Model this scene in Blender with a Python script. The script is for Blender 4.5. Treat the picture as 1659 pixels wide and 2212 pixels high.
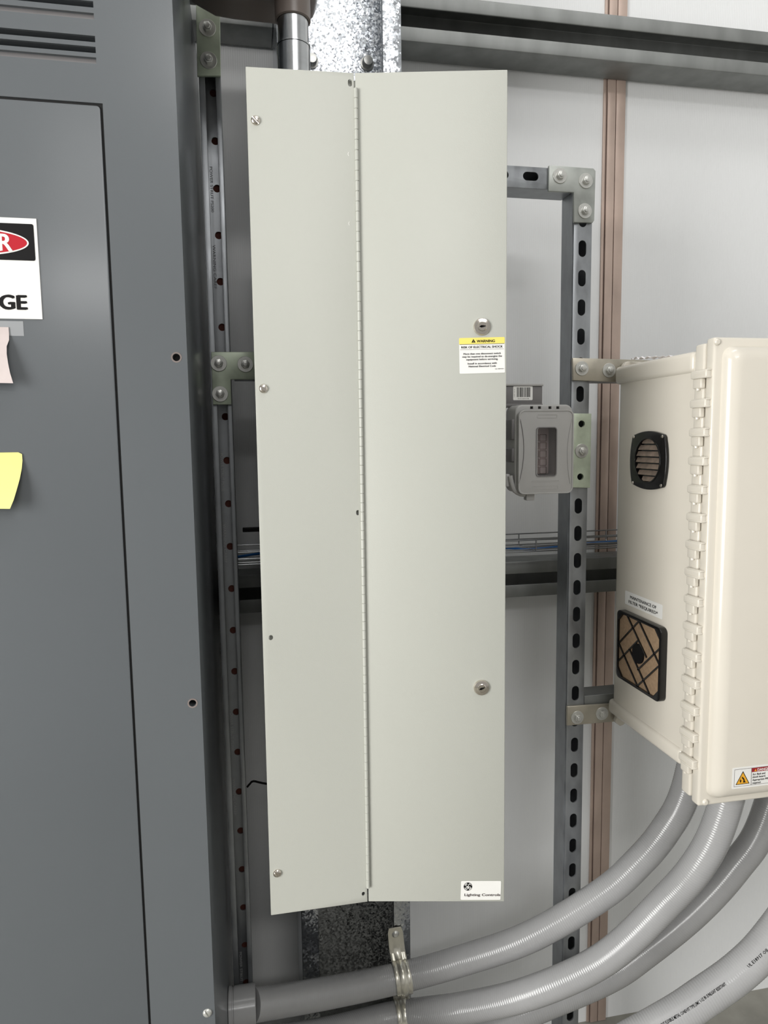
import bpy, bmesh, math, random
from mathutils import Vector, Matrix
random.seed(7)
S = bpy.context.scene
for o in list(bpy.data.objects): bpy.data.objects.remove(o)
COL = S.collection
R = math.radians

# ------------------------------------------------------------------ camera
F, PITCH, ROLL, YAW = 1500.0, R(5.98), R(-0.771), R(10.90)
CAMZ = 1.30
fw = Vector((math.sin(YAW)*math.cos(PITCH), math.cos(YAW)*math.cos(PITCH), -math.sin(PITCH)))
r0 = Vector((math.cos(YAW), -math.sin(YAW), 0)); u0 = r0.cross(fw)
rt = r0*math.cos(ROLL) + u0*math.sin(ROLL); up = -r0*math.sin(ROLL) + u0*math.cos(ROLL)
CAM = Vector((0, 0, CAMZ))
cd = bpy.data.cameras.new('camera'); cam = bpy.data.objects.new('camera', cd); COL.objects.link(cam)
cd.sensor_fit = 'HORIZONTAL'; cd.sensor_width = 36; cd.lens = F/1659*36; cd.clip_start = .02
m = Matrix((rt, up, -fw)).transposed().to_4x4(); m.translation = CAM
cam.matrix_world = m
S.camera = cam

# ------------------------------------------------------------------ light
W = bpy.data.worlds.new('world'); S.world = W; W.use_nodes = True
W.node_tree.nodes['Background'].inputs[0].default_value = (1, .985, .96, 1)
W.node_tree.nodes['Background'].inputs[1].default_value = .44
def area(name, loc, target, sx, sy, power, col=(1, 1, 1)):
    l = bpy.data.lights.new(name, 'AREA'); l.shape = 'RECTANGLE'; l.size = sx; l.size_y = sy; l.energy = power; l.color = col
    o = bpy.data.objects.new(name, l); COL.objects.link(o); o.location = loc
    o.rotation_euler = (Vector(target)-Vector(loc)).to_track_quat('-Z', 'Y').to_euler()
    return o
area('added_left_softbox', (-3.1, -.8, 1.2), (1.0, .9, .9), 2.4, 2.2, 290, (1, .99, .97))  # added softbox lighting from the left; wall_left is solid, with no bay door
area('high_bay_light', (.7, -2.3, 4.15), (.3, 1.3, 1.0), 2.0, .6, 14, (1, .99, .98))
area('high_bay_light', (.5, -3.3, 3.8), (.4, 1.2, .9), 1.8, .3, 34, (1, .99, .98))
area('high_bay_light', (.7, .1, 4.2), (.4, 1.1, 1.0), 1.5, .5, 20, (1, .99, .98))
S.view_settings.view_transform = 'Standard'; S.view_settings.look = 'None'
S.view_settings.gamma = 1; S.view_settings.use_curve_mapping = False
S.view_settings.exposure = -0.12

# ------------------------------------------------------------------ pixel <-> place
def ray(px, py): return fw*F + rt*(px-829.5) - up*(py-1106)
def PY(px, py, Y): d = ray(px, py); return CAM + d*(Y/d.y)
def PX(px, py, X): d = ray(px, py); return CAM + d*(X/d.x)
YC, YP, YS, YCOL, YW = .84, .87, 1.18, 1.24, 1.42      # cabinet, panel, strut, column, wall faces
FLOOR = PY(1309, 2198, YW).z

# ------------------------------------------------------------------ materials
def srgb(c): return tuple(((v/255)/12.92 if v/255 <= .04045 else ((v/255+.055)/1.055)**2.4) for v in c)+(1,)
def mat(name, col, rough=.5, metal=0, noise=0, nscale=40, bump=0, bscale=300, stretch=(1, 1, 1), coat=0, rvar=0, lin=False):
    m = bpy.data.materials.new(name); m.use_nodes = True; nt = m.node_tree; b = nt.nodes['Principled BSDF']
    c = tuple(col)+(1,) if lin else srgb(col)
    b.inputs['Base Color'].default_value = c; b.inputs['Roughness'].default_value = rough; b.inputs['Metallic'].default_value = metal
    if coat: b.inputs['Coat Weight'].default_value = coat; b.inputs['Coat Roughness'].default_value = .2
    tc = nt.nodes.new('ShaderNodeTexCoord'); mp = nt.nodes.new('ShaderNodeMapping'); nt.links.new(tc.outputs['Object'], mp.inputs[0])
    mp.inputs['Scale'].default_value = stretch
    if noise:
        n = nt.nodes.new('ShaderNodeTexNoise'); n.inputs['Scale'].default_value = nscale; n.inputs['Detail'].default_value = 5
        nt.links.new(mp.outputs[0], n.inputs[0])
        r = nt.nodes.new('ShaderNodeValToRGB'); r.color_ramp.elements[0].position = .3; r.color_ramp.elements[1].position = .7
        r.color_ramp.elements[0].color = tuple(v*(1-noise) for v in c[:3])+(1,)
        r.color_ramp.elements[1].color = tuple(min(1, v*(1+noise)) for v in c[:3])+(1,)
        nt.links.new(n.outputs[0], r.inputs[0]); nt.links.new(r.outputs[0], b.inputs['Base Color'])
        if rvar:
            mr = nt.nodes.new('ShaderNodeMapRange'); mr.inputs[1].default_value = .3; mr.inputs[2].default_value = .7
            mr.inputs[3].default_value = rough-rvar; mr.inputs[4].default_value = rough+rvar
            nt.links.new(n.outputs[0], mr.inputs[0]); nt.links.new(mr.outputs[0], b.inputs['Roughness'])
    if bump:
        n = nt.nodes.new('ShaderNodeTexNoise'); n.inputs['Scale'].default_value = bscale; nt.links.new(mp.outputs[0], n.inputs[0])
        bp = nt.nodes.new('ShaderNodeBump'); bp.inputs['Strength'].default_value = bump; bp.inputs['Distance'].default_value = .001
        nt.links.new(n.outputs[0], bp.inputs['Height']); nt.links.new(bp.outputs[0], b.inputs['Normal'])
    return m
M = {}
M['cabinet'] = mat('grey_enamel', (90, 94, 97), .45, noise=.03, nscale=3, bump=.04, bscale=700, coat=.5)
M['cabinet'].node_tree.nodes['Principled BSDF'].inputs['Specular IOR Level'].default_value = .35
M['panel'] = mat('pale_grey_enamel', (178, 179, 171), .42, noise=.015, nscale=4, bump=.1, bscale=600)
M['dark'] = mat('dark_interior', (14, 14, 15), .8, noise=.1)
M['galv'] = mat('galvanized_steel', (150, 153, 156), .42, .75, noise=.18, nscale=45, rvar=.08, stretch=(1, 1, .5))
M['galv_dull'] = mat('dull_galvanized_steel', (128, 130, 128), .5, .6, noise=.15, nscale=25, stretch=(1, 1, .3))
M['zinc'] = mat('yellow_zinc_plate', (186, 196, 176), .4, .35, noise=.16, nscale=38, rvar=.08)
M['zinc_warm'] = mat('warm_zinc_plate', (178, 172, 158), .4, .7, noise=.12, nscale=30, rvar=.08)
M['zinc_grey'] = mat('grey_zinc_plate', (164, 167, 162), .42, .6, noise=.14, nscale=34, rvar=.08)
M['bolt'] = mat('bright_zinc_bolt', (205, 205, 200), .32, .6, noise=.06, nscale=200)
M['clamp'] = mat('bright_zinc_clamp', (214, 211, 198), .26, .7, noise=.08, nscale=60)
M['chrome'] = mat('nickel_lock', (215, 208, 198), .16, 1, noise=.03, nscale=100)
M['fiber'] = mat('cream_fibreglass', (213, 207, 195), .2, noise=.02, nscale=6, bump=.03, bscale=60)
M['conduit'] = mat('grey_vinyl_conduit', (160, 160, 160), .2, noise=.05, nscale=14)
M['outlet'] = mat('grey_plastic', (164, 163, 161), .42, noise=.03, nscale=30)
M['outlet_dark'] = mat('dark_grey_plastic', (108, 106, 106), .45, noise=.04, nscale=30)
M['black'] = mat('gloss_black_plastic', (15, 14, 14), .22, noise=.1, nscale=60)
M['filter'] = mat('dusty_tan_filter', (150, 126, 100), .95, noise=.15, nscale=160, bump=.5, bscale=500)
M['dusty'] = mat('dusty_louver', (120, 106, 94), .7, noise=.35, nscale=70)
M['brown'] = mat('taupe_painted_casting', (112, 102, 96), .3, noise=.06, nscale=8)
M['steel'] = mat('bright_steel_conduit', (190, 192, 194), .2, 1, noise=.08, nscale=12, stretch=(1, 1, 8))
M['seam'] = mat('copper_toned_strip', (188, 168, 156), .45, .35, noise=.18, nscale=14, rvar=.1, stretch=(1, 1, .6))
M['seam_dark'] = mat('strip_groove', (70, 52, 50), .8, noise=.1)
M['wire'] = mat('basket_wire', (140, 142, 144), .3, .9, noise=.05)
M['blue'] = mat('blue_cable_jacket', (25, 95, 165), .4, noise=.05)
M['concrete'] = mat('concrete', (136, 134, 126), .85, noise=.25, nscale=9, bump=.4, bscale=80)
M['white'] = mat('white_vinyl', (228, 227, 223), .4, noise=.01)
M['yellow'] = mat('yellow_vinyl', (234, 216, 110), .4, noise=.01)
M['ink'] = mat('black_ink', (16, 15, 16), .6, noise=.02)
M['ink'].node_tree.nodes['Principled BSDF'].inputs['Specular IOR Level'].default_value = .2
M['ink_grey'] = mat('grey_ink', (92, 86, 84), .5, noise=.02)
M['red'] = mat('red_ink', (178, 10, 32), .4, noise=.02)
M['darkred'] = mat('deep_red_ink', (150, 28, 40), .4, noise=.02)
M['amber'] = mat('amber_ink', (226, 165, 45), .4, noise=.02)
M['sticky'] = mat('yellow_sticky_paper', (228, 222, 138), .8, noise=.02, nscale=20)
M['paper'] = mat('pinkish_white_paper', (196, 184, 181), .8, noise=.05, nscale=50)
M['plastic_scrap'] = mat('white_film', (240, 236, 238), .8, noise=.04, nscale=50)
M['copper_mark'] = mat('rusty_hole_rim', (84, 40, 28), .8, noise=.2)
M['rim'] = mat('worn_hole_rim', (118, 108, 104), .6, noise=.2)
M['mark'] = mat('printed_mark', (176, 176, 176), .6, noise=.02)
M['mark_dark'] = mat('dark_printed_mark', (84, 84, 86), .6, noise=.02)
def mat_liner():
    m = mat('white_ribbed_liner', (226, 227, 227), .45, noise=.02, nscale=2)
    nt = m.node_tree; b = nt.nodes['Principled BSDF']
    tc = nt.nodes.new('ShaderNodeTexCoord'); w = nt.nodes.new('ShaderNodeTexWave'); w.wave_type = 'BANDS'; w.bands_direction = 'X'
    w.inputs['Scale'].default_value = 75; w.inputs['Distortion'].default_value = .6; w.inputs['Detail'].default_value = 1
    mp = nt.nodes.new('ShaderNodeMapping'); mp.inputs['Scale'].default_value = (1, 1, .05)
    nt.links.new(tc.outputs['Object'], mp.inputs[0]); nt.links.new(mp.outputs[0], w.inputs[0])
    bp = nt.nodes.new('ShaderNodeBump'); bp.inputs['Strength'].default_value = .12; bp.inputs['Distance'].default_value = .001
    nt.links.new(w.outputs[1], bp.inputs['Height']); nt.links.new(bp.outputs[0], b.inputs['Normal'])
    return m
M['liner'] = mat_liner()
def mat_spangle():
    m = mat('spangled_galvanized_steel', (196, 200, 205), .22, 1)
    nt = m.node_tree; b = nt.nodes['Principled BSDF']
    tc = nt.nodes.new('ShaderNodeTexCoord'); v = nt.nodes.new('ShaderNodeTexVoronoi'); v.inputs['Scale'].default_value = 300
    w = nt.nodes.new('ShaderNodeTexNoise'); w.inputs['Scale'].default_value = 260; w.inputs['Detail'].default_value = 1
    ad = nt.nodes.new('ShaderNodeVectorMath'); ad.operation = 'MULTIPLY_ADD'; ad.inputs[1].default_value = (.006,)*3
    nt.links.new(tc.outputs['Object'], w.inputs[0]); nt.links.new(w.outputs['Color'], ad.inputs[0]); nt.links.new(tc.outputs['Object'], ad.inputs[2])
    nt.links.new(ad.outputs[0], v.inputs['Vector'])
    sb = nt.nodes.new('ShaderNodeVectorMath'); sb.operation = 'SUBTRACT'; sb.inputs[1].default_value = (.5,)*3; nt.links.new(v.outputs['Color'], sb.inputs[0])
    g = nt.nodes.new('ShaderNodeNewGeometry'); ma = nt.nodes.new('ShaderNodeVectorMath'); ma.operation = 'MULTIPLY_ADD'; ma.inputs[1].default_value = (.27,)*3
    nt.links.new(sb.outputs[0], ma.inputs[0]); nt.links.new(g.outputs['Normal'], ma.inputs[2])
    nm = nt.nodes.new('ShaderNodeVectorMath'); nm.operation = 'NORMALIZE'; nt.links.new(ma.outputs[0], nm.inputs[0]); nt.links.new(nm.outputs[0], b.inputs['Normal'])
    return m
M['spangle'] = mat_spangle()
def mat_pane():
    m = bpy.data.materials.new('clear_pane'); m.use_nodes = True; b = m.node_tree.nodes['Principled BSDF']
    b.inputs['Base Color'].default_value = (.95, .93, .93, 1); b.inputs['Roughness'].default_value = .06
    b.inputs['Transmission Weight'].default_value = 1; b.inputs['IOR'].default_value = 1.3
    return m
M['pane'] = mat_pane()
M['tape'] = mat('clear_tape', (150, 152, 154), .15, noise=.02)

# ------------------------------------------------------------------ mesh helpers
class MB:
    def __init__(s): s.b = bmesh.new()
    def box(s, lo, hi):
        lo, hi = Vector(lo), Vector(hi)
        v = [s.b.verts.new((x, y, z)) for x in (lo.x, hi.x) for y in (lo.y, hi.y) for z in (lo.z, hi.z)]
        for f in ((0, 1, 3, 2), (4, 6, 7, 5), (0, 4, 5, 1), (2, 3, 7, 6), (0, 2, 6, 4), (1, 5, 7, 3)): s.b.faces.new([v[i] for i in f])
        return s
    def prism(s, pts, ext):
        ext = Vector(ext); a = [s.b.verts.new(p) for p in pts]; c = [s.b.verts.new(Vector(p)+ext) for p in pts]; n = len(pts)
        s.b.faces.new(a); s.b.faces.new(c[::-1])
        for i in range(n): s.b.faces.new((a[i], c[i], c[(i+1) % n], a[(i+1) % n]))
        return s
    def frame(s, outer, inner, ext):      # ring with a hole, same vertex count
        ext = Vector(ext); n = len(outer)
        A = [s.b.verts.new(p) for p in outer]; B = [s.b.verts.new(p) for p in inner]
        C = [s.b.verts.new(Vector(p)+ext) for p in outer]; D = [s.b.verts.new(Vector(p)+ext) for p in inner]
        for i in range(n):
            j = (i+1) % n
            s.b.faces.new((A[i], A[j], B[j], B[i])); s.b.faces.new((C[i], D[i], D[j], C[j]))
            s.b.faces.new((A[i], C[i], C[j], A[j])); s.b.faces.new((B[i], B[j], D[j], D[i]))
        return s
    def lathe(s, prof, p, axis, n=24):     # prof: (radius, height along axis)
        axis = Vector(axis).normalized(); q = axis.to_track_quat('Z', 'Y'); p = Vector(p); rings = []
        for r, h in prof:
            if r < 1e-7: rings.append([s.b.verts.new(p+axis*h)])
            else: rings.append([s.b.verts.new(p+q @ Vector((r*math.cos(2*math.pi*k/n), r*math.sin(2*math.pi*k/n), h))) for k in range(n)])
        for a, b in zip(rings, rings[1:]):
            for k in range(n):
                j = (k+1) % n
                if len(a) == 1 and len(b) == 1: break
                if len(a) == 1: s.b.faces.new((a[0], b[k], b[j]))
                elif len(b) == 1: s.b.faces.new((a[k], a[j], b[0]))
                else: s.b.faces.new((a[k], a[j], b[j], b[k]))
        return s
    def cyl(s, p0, p1, r, n=20): 
        p0, p1 = Vector(p0), Vector(p1); L = (p1-p0).length
        return s.lathe([(0, 0), (r, 0), (r, L), (0, L)], p0, p1-p0, n)
    def tube(s, path, rf, n=20, cap=True):
        path = [Vector(p) for p in path]; rings = []; u = None
        for i, p in enumerate(path):
            t = (path[min(i+1, len(path)-1)]-path[max(i-1, 0)]).normalized()
            if u is None: u = t.orthogonal().normalized()
            u = (u-t*u.dot(t)).normalized(); w = t.cross(u); r = rf(i) if callable(rf) else rf
            rings.append([s.b.verts.new(p+(u*math.cos(2*math.pi*k/n)+w*math.sin(2*math.pi*k/n))*r) for k in range(n)])
        for a, b in zip(rings, rings[1:]):
            for k in range(n): s.b.faces.new((a[k], a[(k+1) % n], b[(k+1) % n], b[k]))
        if cap: s.b.faces.new(rings[0][::-1]); s.b.faces.new(rings[-1])
        return s
    def add(s, verts, faces):
        v = [s.b.verts.new(p) for p in verts]
        for f in faces: s.b.faces.new([v[i] for i in f])
        return s
    def build(s, name, m, parent=None, origin=None, bevel=0, seg=2, smooth=False):
        bmesh.ops.recalc_face_normals(s.b, faces=s.b.faces)
        if bevel:
            bmesh.ops.remove_doubles(s.b, verts=s.b.verts, dist=1e-6)
            ed = [e for e in s.b.edges if len(e.link_faces) == 2 and e.calc_face_angle(0) > .5]
            bmesh.ops.bevel(s.b, geom=ed, offset=bevel, segments=seg, profile=.5, affect='EDGES', clamp_overlap=True)
        pw = WO.get(parent.name, Vector()) if parent else Vector()
        ow = Vector(origin) if origin is not None else pw
        bmesh.ops.translate(s.b, verts=s.b.verts, vec=-ow)
        me = bpy.data.meshes.new(name); s.b.to_mesh(me); s.b.free()
        o = bpy.data.objects.new(name, me); COL.objects.link(o); me.materials.append(M[m] if isinstance(m, str) else m)
        if smooth or bevel:
            for p in me.polygons: p.use_smooth = True
            if hasattr(me, 'set_sharp_from_angle'): me.set_sharp_from_angle(angle=R(35 if bevel == 0 else 50))
        if parent: o.parent = parent
        o.location = ow-pw; WO[o.name] = ow
        return o
WO = {}
def thing(name, label, cat, loc, group=None, kind=None):
    o = bpy.data.objects.new(name, None); COL.objects.link(o); o.location = loc; o.empty_display_size = .05
    WO[o.name] = Vector(loc); return tag(o, label, cat, group, kind)
def tag(o, label=None, cat=None, group=None, kind=None):
    if label: o['label'] = label
    if cat: o['category'] = cat
    if group: o['group'] = group
    if kind: o['kind'] = kind
    return o
def struct(o, label=None):
    o['kind'] = 'structure'
    if label: o['label'] = label
    return o
def cut(o, mb):
    """subtract closed shapes given in world coordinates from a mesh object, and keep the result as plain mesh"""
    bmesh.ops.recalc_face_normals(mb.b, faces=mb.b.faces)
    bmesh.ops.translate(mb.b, verts=mb.b.verts, vec=-WO[o.name])
    me = bpy.data.meshes.new('t'); mb.b.to_mesh(me); mb.b.free(); c = bpy.data.objects.new('t', me); COL.objects.link(c)
    c.parent = o.parent; c.location = o.location
    md = o.modifiers.new('b', 'BOOLEAN'); md.operation = 'DIFFERENCE'; md.solver = 'EXACT'; md.object = c
    bpy.context.view_layer.update()
    nm = bpy.data.meshes.new_from_object(o.evaluated_get(bpy.context.evaluated_depsgraph_get()))
    o.modifiers.clear(); old = o.data; o.data = nm; nm.name = old.name+'_cut'
    bpy.data.objects.remove(c); bpy.data.meshes.remove(me)
    if hasattr(nm, 'set_sharp_from_angle'): nm.set_sharp_from_angle(angle=R(35))
def stadium(cx, cz, w, h, n=8):
    r = min(w, h)/2; L = max(w, h)/2-r; pts = []
    for k in range(n+1):
        a = math.pi*k/n; pts.append((r*math.cos(a), L+r*math.sin(a)))
    for k in range(n+1):
        a = math.pi+math.pi*k/n; pts.append((r*math.cos(a), -L+r*math.sin(a)))
    if w > h: pts = [(z, -x) for x, z in pts]
    return [(cx+x, cz+z) for x, z in pts]
def rrect(w, h, r, n=5, cx=0, cy=0, bulge=0):
    pts = []
    for sx, sy, a0 in ((1, 1, 0), (-1, 1, 90), (-1, -1, 180), (1, -1, 270)):
        for k in range(n+1):
            a = R(a0+90*k/n); pts.append((cx+sx*(w/2-r)+r*math.cos(a), cy+sy*(h/2-r)+r*math.sin(a)))
    if bulge:
        out = []
        N = len(pts)
        for i in range(N):
            a, b = pts[i], pts[(i+1) % N]; out.append(a)
            d = math.hypot(b[0]-a[0], b[1]-a[1])
            if d > 2*r*.5 and (abs(a[0]-b[0]) < 1e-9 or abs(a[1]-b[1]) < 1e-9):
                for k in range(1, 8):
                    t = k/8; x = a[0]+(b[0]-a[0])*t; y = a[1]+(b[1]-a[1])*t; e = bulge*4*t*(1-t)
                    if abs(a[0]-b[0]) < 1e-9: x += math.copysign(e, x-cx)
                    else: y += math.copysign(e, y-cy)
                    out.append((x, y))
        pts = out
    return pts
def catmull(P, step=.01):
    P = [Vector(p) for p in P]; P = [P[0]*2-P[1]]+P+[P[-1]*2-P[-2]]; out = []
    for i in range(1, len(P)-2):
        a, b, c, d = P[i-1:i+3]; n = max(2, int((c-b).length/step*1.0))
        for k in range(n):
            t = k/n; out.append(.5*((2*b)+(c-a)*t+(2*a-5*b+4*c-d)*t*t+(-a+3*b-3*c+d)*t*t*t))
    out.append(P[-2]); return out
def resample(path, step):
    out = [path[0]]; acc = 0
    for a, b in zip(path, path[1:]):
        L = (b-a).length; d = step-acc
        while d <= L: out.append(a+(b-a)*(d/L)); d += step
        acc = (acc+L) % step if L else acc
        acc = L-(d-step)
    return out
class Face:
    """flat face in the place: c00 top-left corner, u to the right, v downwards, n outwards"""
    def __init__(s, tl, tr, bl, n_hint):
        s.o = Vector(tl); s.u = Vector(tr)-s.o; s.w = s.u.length; s.u.normalize()
        v = Vector(bl)-s.o; s.v = (v-s.u*v.dot(s.u)); s.h = s.v.length; s.v.normalize()
        s.n = s.u.cross(s.v).normalized()
        if s.n.dot(Vector(n_hint)) < 0: s.n = -s.n
    def p(s, x, y, h=0): return s.o+s.u*(x*s.w)+s.v*(y*s.h)+s.n*h
    def q(s, x, y, h=0): return s.o+s.u*x+s.v*y+s.n*h
def poly(F_, pts, name, m, parent, h0, th=.0002, unit=False):
    f = F_.q if unit else F_.p
    return MB().prism([f(x, y, h0) for x, y in pts], F_.n*th).build(name, m, parent)
def text(F_, body, x, y, size, m, parent, h=.0006, bold=0, align='LEFT', width=None, shear=0, name='lettering', down=False, th=.00015):
    """x, y of the baseline start (face fractions), size: cap-height-ish in metres; down: reads downwards"""
    cu = bpy.data.curves.new('t', 'FONT'); cu.body = body; cu.size = 1; cu.shear = shear; cu.resolution_u = 5
    t = bpy.data.objects.new('t', cu); COL.objects.link(t); bpy.context.view_layer.update()
    me = bpy.data.meshes.new_from_object(t.evaluated_get(bpy.context.evaluated_depsgraph_get()))
    bm = bmesh.new(); bm.from_mesh(me); bpy.data.objects.remove(t); bpy.data.curves.remove(cu); bpy.data.meshes.remove(me)
    for f in bm.faces: f.smooth = False
    if bold:
        src = bm.copy(); tmp = bpy.data.meshes.new('t')
        for k, (dx, dy) in enumerate(((bold, 0), (-bold, 0), (bold*.5, bold*.6), (-bold*.5, -bold*.6))):
            c = src.copy(); bmesh.ops.translate(c, verts=c.verts, vec=(dx*1.3, dy, .00003*(k+1))); c.to_mesh(tmp); c.free(); bm.from_mesh(tmp)
        src.free(); bpy.data.meshes.remove(tmp)
    xs = [v.co.x for v in bm.verts]; x0, x1 = min(xs), max(xs)
    sy = size/.73; sx = (width/(x1-x0)) if width else sy
    w = (x1-x0)*sx; off = {'LEFT': 0, 'CENTER': -w/2, 'RIGHT': -w}[align]
    base = F_.p(x, y, h)
    for v in bm.verts:
        a = (v.co.x-x0)*sx+off; b = v.co.y*sy
        v.co = base+(F_.v*a+F_.u*b if down else F_.u*a-F_.v*b)+F_.n*v.co.z
    g = bmesh.ops.extrude_face_region(bm, geom=list(bm.faces))
    bmesh.ops.translate(bm, verts=[e for e in g['geom'] if isinstance(e, bmesh.types.BMVert)], vec=F_.n*th)
    mb = MB(); mb.b.free(); mb.b = bm
    return mb.build(name, m, parent)

# ------------------------------------------------------------------ the setting
zt = 4.4
def slab(name, lo, hi, m, label=None): return struct(MB().box(lo, hi).build(name, m), label)
slab('floor', (-3.2, -3.6, FLOOR-.1), (3.6, YW+.1, FLOOR), 'concrete')
wall = slab('wall_front', (-3.2, YW, FLOOR), (3.6, YW+.1, zt), 'liner')
slab('ceiling', (-3.2, -3.6, zt), (3.6, YW+.1, zt+.1), 'liner')
slab('wall_left', (-3.3, -3.6, FLOOR), (-3.2, YW+.1, zt), 'liner')
slab('wall_right', (3.6, -3.6, FLOOR), (3.7, YW+.1, zt), 'liner')

def girt(name, label, ytop, ybot, xr, x0, x1):
    a = PY(xr, ytop, YW-.075); c = PY(xr, ybot, YW-.075)
    zt_, zb = a.z, c.z; t = .003; lip = .026; yf, yb = YW-.075, YW-.008
    prof = [(yb, zt_), (yf, zt_), (yf, zt_-lip), (yf+t, zt_-lip), (yf+t, zt_-t), (yb-t, zt_-t), (yb-t, zb+t), (yf+t, zb+t), (yf+t, zb+lip), (yf, zb+lip), (yf, zb), (yb, zb)]
    o = MB().prism([(x0, y, z) for y, z in prof], (x1-x0, 0, 0)).build(name, 'galv_dull', origin=(0, yb, zb), bevel=.0018)
    return tag(o, label, 'steel beam')
CL, CR = PY(650, 1960, YCOL).x, PY(886, 1960, YCOL).x
for x0, x1, w_ in ((-3.19, CL-.001, 'left'), (CR+.001, 3.59, 'right')):
    girt('wall_girt', 'galvanized C-shaped wall girt with open dark channel, upper one %s of the column' % w_, 2, 106, 1059, x0, x1)
    girt('wall_girt', 'galvanized C-shaped wall girt under the wire basket, lower one %s of the column' % w_, 1214, 1291, 1098, x0, x1)

# copper-toned seam strip on the wall
sx = PY(1304, 200, YW-.006)
tr = thing('trim_1', None, None, (PY(1326, 1100, YW).x, YW, FLOOR)); del_ = [tr.pop(k) for k in list(tr.keys()) if k in ('label', 'category')]
tr['kind'] = 'structure'; tr['label'] = 'copper-toned seam strip running up the white wall'
xa, xb, xc, xd = [PY(p, 400, YW-.006).x for p in (1302, 1309, 1327, 1347)]
z0, z1 = FLOOR+.001, zt-.001
MB().box((xa, YW-.004, z0), (xb-.0012, YW, z1)).build('strip', 'seam', tr, bevel=.0006)
MB().box((xb+.0006, YW-.007, z0), (xc-.0008, YW, z1)).build('strip', 'seam', tr, bevel=.0006)
MB().box((xc+.0008, YW-.007, z0), (xd, YW, z1)).build('strip', 'seam', tr, bevel=.0006)
MB().box((xa+.001, YW-.002, z0), (xd-.001, YW, z1)).build('groove', 'seam_dark', tr)

# ------------------------------------------------------------------ building column
cl, cr = CL, CR
lipL = PY(687, 1960, YCOL).x-cl; lipR = cr-PY(850, 1960, YCOL).x
yb = YCOL+.158; t = .003
col = thing('building_column', 'spangled galvanized C-shaped stud column behind the pale panel', 'column', ((cl+cr)/2, yb, FLOOR))
z0, z1 = FLOOR, zt-.001
prof = [(cl, YCOL), (cl+lipL, YCOL), (cl+lipL, YCOL+t), (cl+t, YCOL+t), (cl+t, yb-t), (cr-t, yb-t), (cr-t, YCOL+t), (cr-lipR, YCOL+t), (cr-lipR, YCOL), (cr, YCOL), (cr, yb), (cl, yb)]
MB().prism([(x, y, z0) for x, y in prof], (0, 0, z1-z0)).build('channel', 'spangle', col, bevel=.0012)
for px, py in ((674, 126), (795, 131)):
    p = PY(px, py, yb-t-.012)
    MB().lathe([(0, -.004), (.0085, -.003), (.010, 0), (.010, .009), (.013, .0095), (.013, .012), (0, .012)], p, (0, 1, 0), 18).build('bolt', 'bolt', col, smooth=True)

# ------------------------------------------------------------------ grey switchboard cabinet (left)
X1 = PY(418.5, 1106, YC).x; X0 = X1-.62; yB = 1.33; zT = PY(300, -420, YC).z
cab = thing('electrical_cabinet', 'tall dark grey metal switchboard cabinet with louvered vents, left edge of view', 'cabinet', ((X0+X1)/2, (YC+yB)/2, FLOOR))
MB().box((X0, YC+.0035, FLOOR), (X1, yB, zT)).build('body', 'cabinet', cab, bevel=.0015)
seamX = PY(271, 1220, YC).x; seamZ = PY(212, 226, YC).z
# front skin: right stile, vent panel, door
lx1 = PY(206, 95, YC).x
st = MB().box((seamX+.0016, YC, FLOOR), (X1, YC+.0034, seamZ+.0016)).box((X0, YC, seamZ+.0016), (X1, YC+.0034, zT)).build('front_frame', 'cabinet', cab)
c = MB()
for px, py in ((381, 772), (416, 1519)):
    p = PY(px, py, YC); c.cyl(p-Vector((0, .01, 0)), p+Vector((0, .02, 0)), .0042, 18)
cut(st, c)
for px, py in ((381, 772), (416, 1519)):
    p = PY(px, py, YC); bodyo = cab.children[0]
    cc = MB().cyl(p-Vector((0, .01, 0)), p+Vector((0, .02, 0)), .0042, 18); cut(bodyo, cc)
    MB().frame([p+Vector((.0060*math.cos(a), -.0003, .0060*math.sin(a))) for a in [k*math.pi/9 for k in range(18)]],
               [p+Vector((.0043*math.cos(a), -.0003, .0043*math.sin(a))) for a in [k*math.pi/9 for k in range(18)]], (0, .0003, 0)).build('screw_hole_rim', 'rim', cab)
slots = [(-74, .0075, 0), (-51, .0075, 0), (-28, .0075, 1), (10, .0075, 0), (35.5, .0075, 1), (84.5, .0075, 0), (108, .0075, 0), (131, .0075, 1)]
c = MB()
for y, h, k in slots:
    z = PY(206, y, YC).z; c.box((X0+.05, YC-.01, z-.0032), (lx1, YC+.012, z+.0032))
cut(st, c)
c = MB()
for y, h, k in slots:
    z = PY(206, y, YC).z
    if not k: c.box((X0+.05, YC-.02, z-.0045), (lx1+.001, YC+.06, z+.0045))
cut(cab.children[0], c)
for y, h, k in slots:
    z = PY(206, y, YC).z
    if k: MB().prism([(X0+.05, YC+.0005, z-.0032), (X0+.05, YC+.0034, z-.0032), (X0+.05, YC+.0034, z+.0028)], (lx1-X0-.05, 0, 0)).build('vent_louver', 'outlet_dark', cab)
doorpts = rrect(seamX-.0012-X0, .0+seamZ-.0012-(FLOOR+.02), .004, 5, (X0+seamX-.0012)/2, (seamZ-.0012+FLOOR+.02)/2)
MB().prism([(x, YC, z) for x, z in doorpts], (0, .0034, 0)).build('door', 'cabinet', cab, bevel=.0006)
MB().box((X0+.01, YC+.0018, FLOOR+.02), (seamX+.004, YC+.003, seamZ+.004)).build('door_gap', 'dark', cab)
p = PY(448, 2188, YC)
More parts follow.
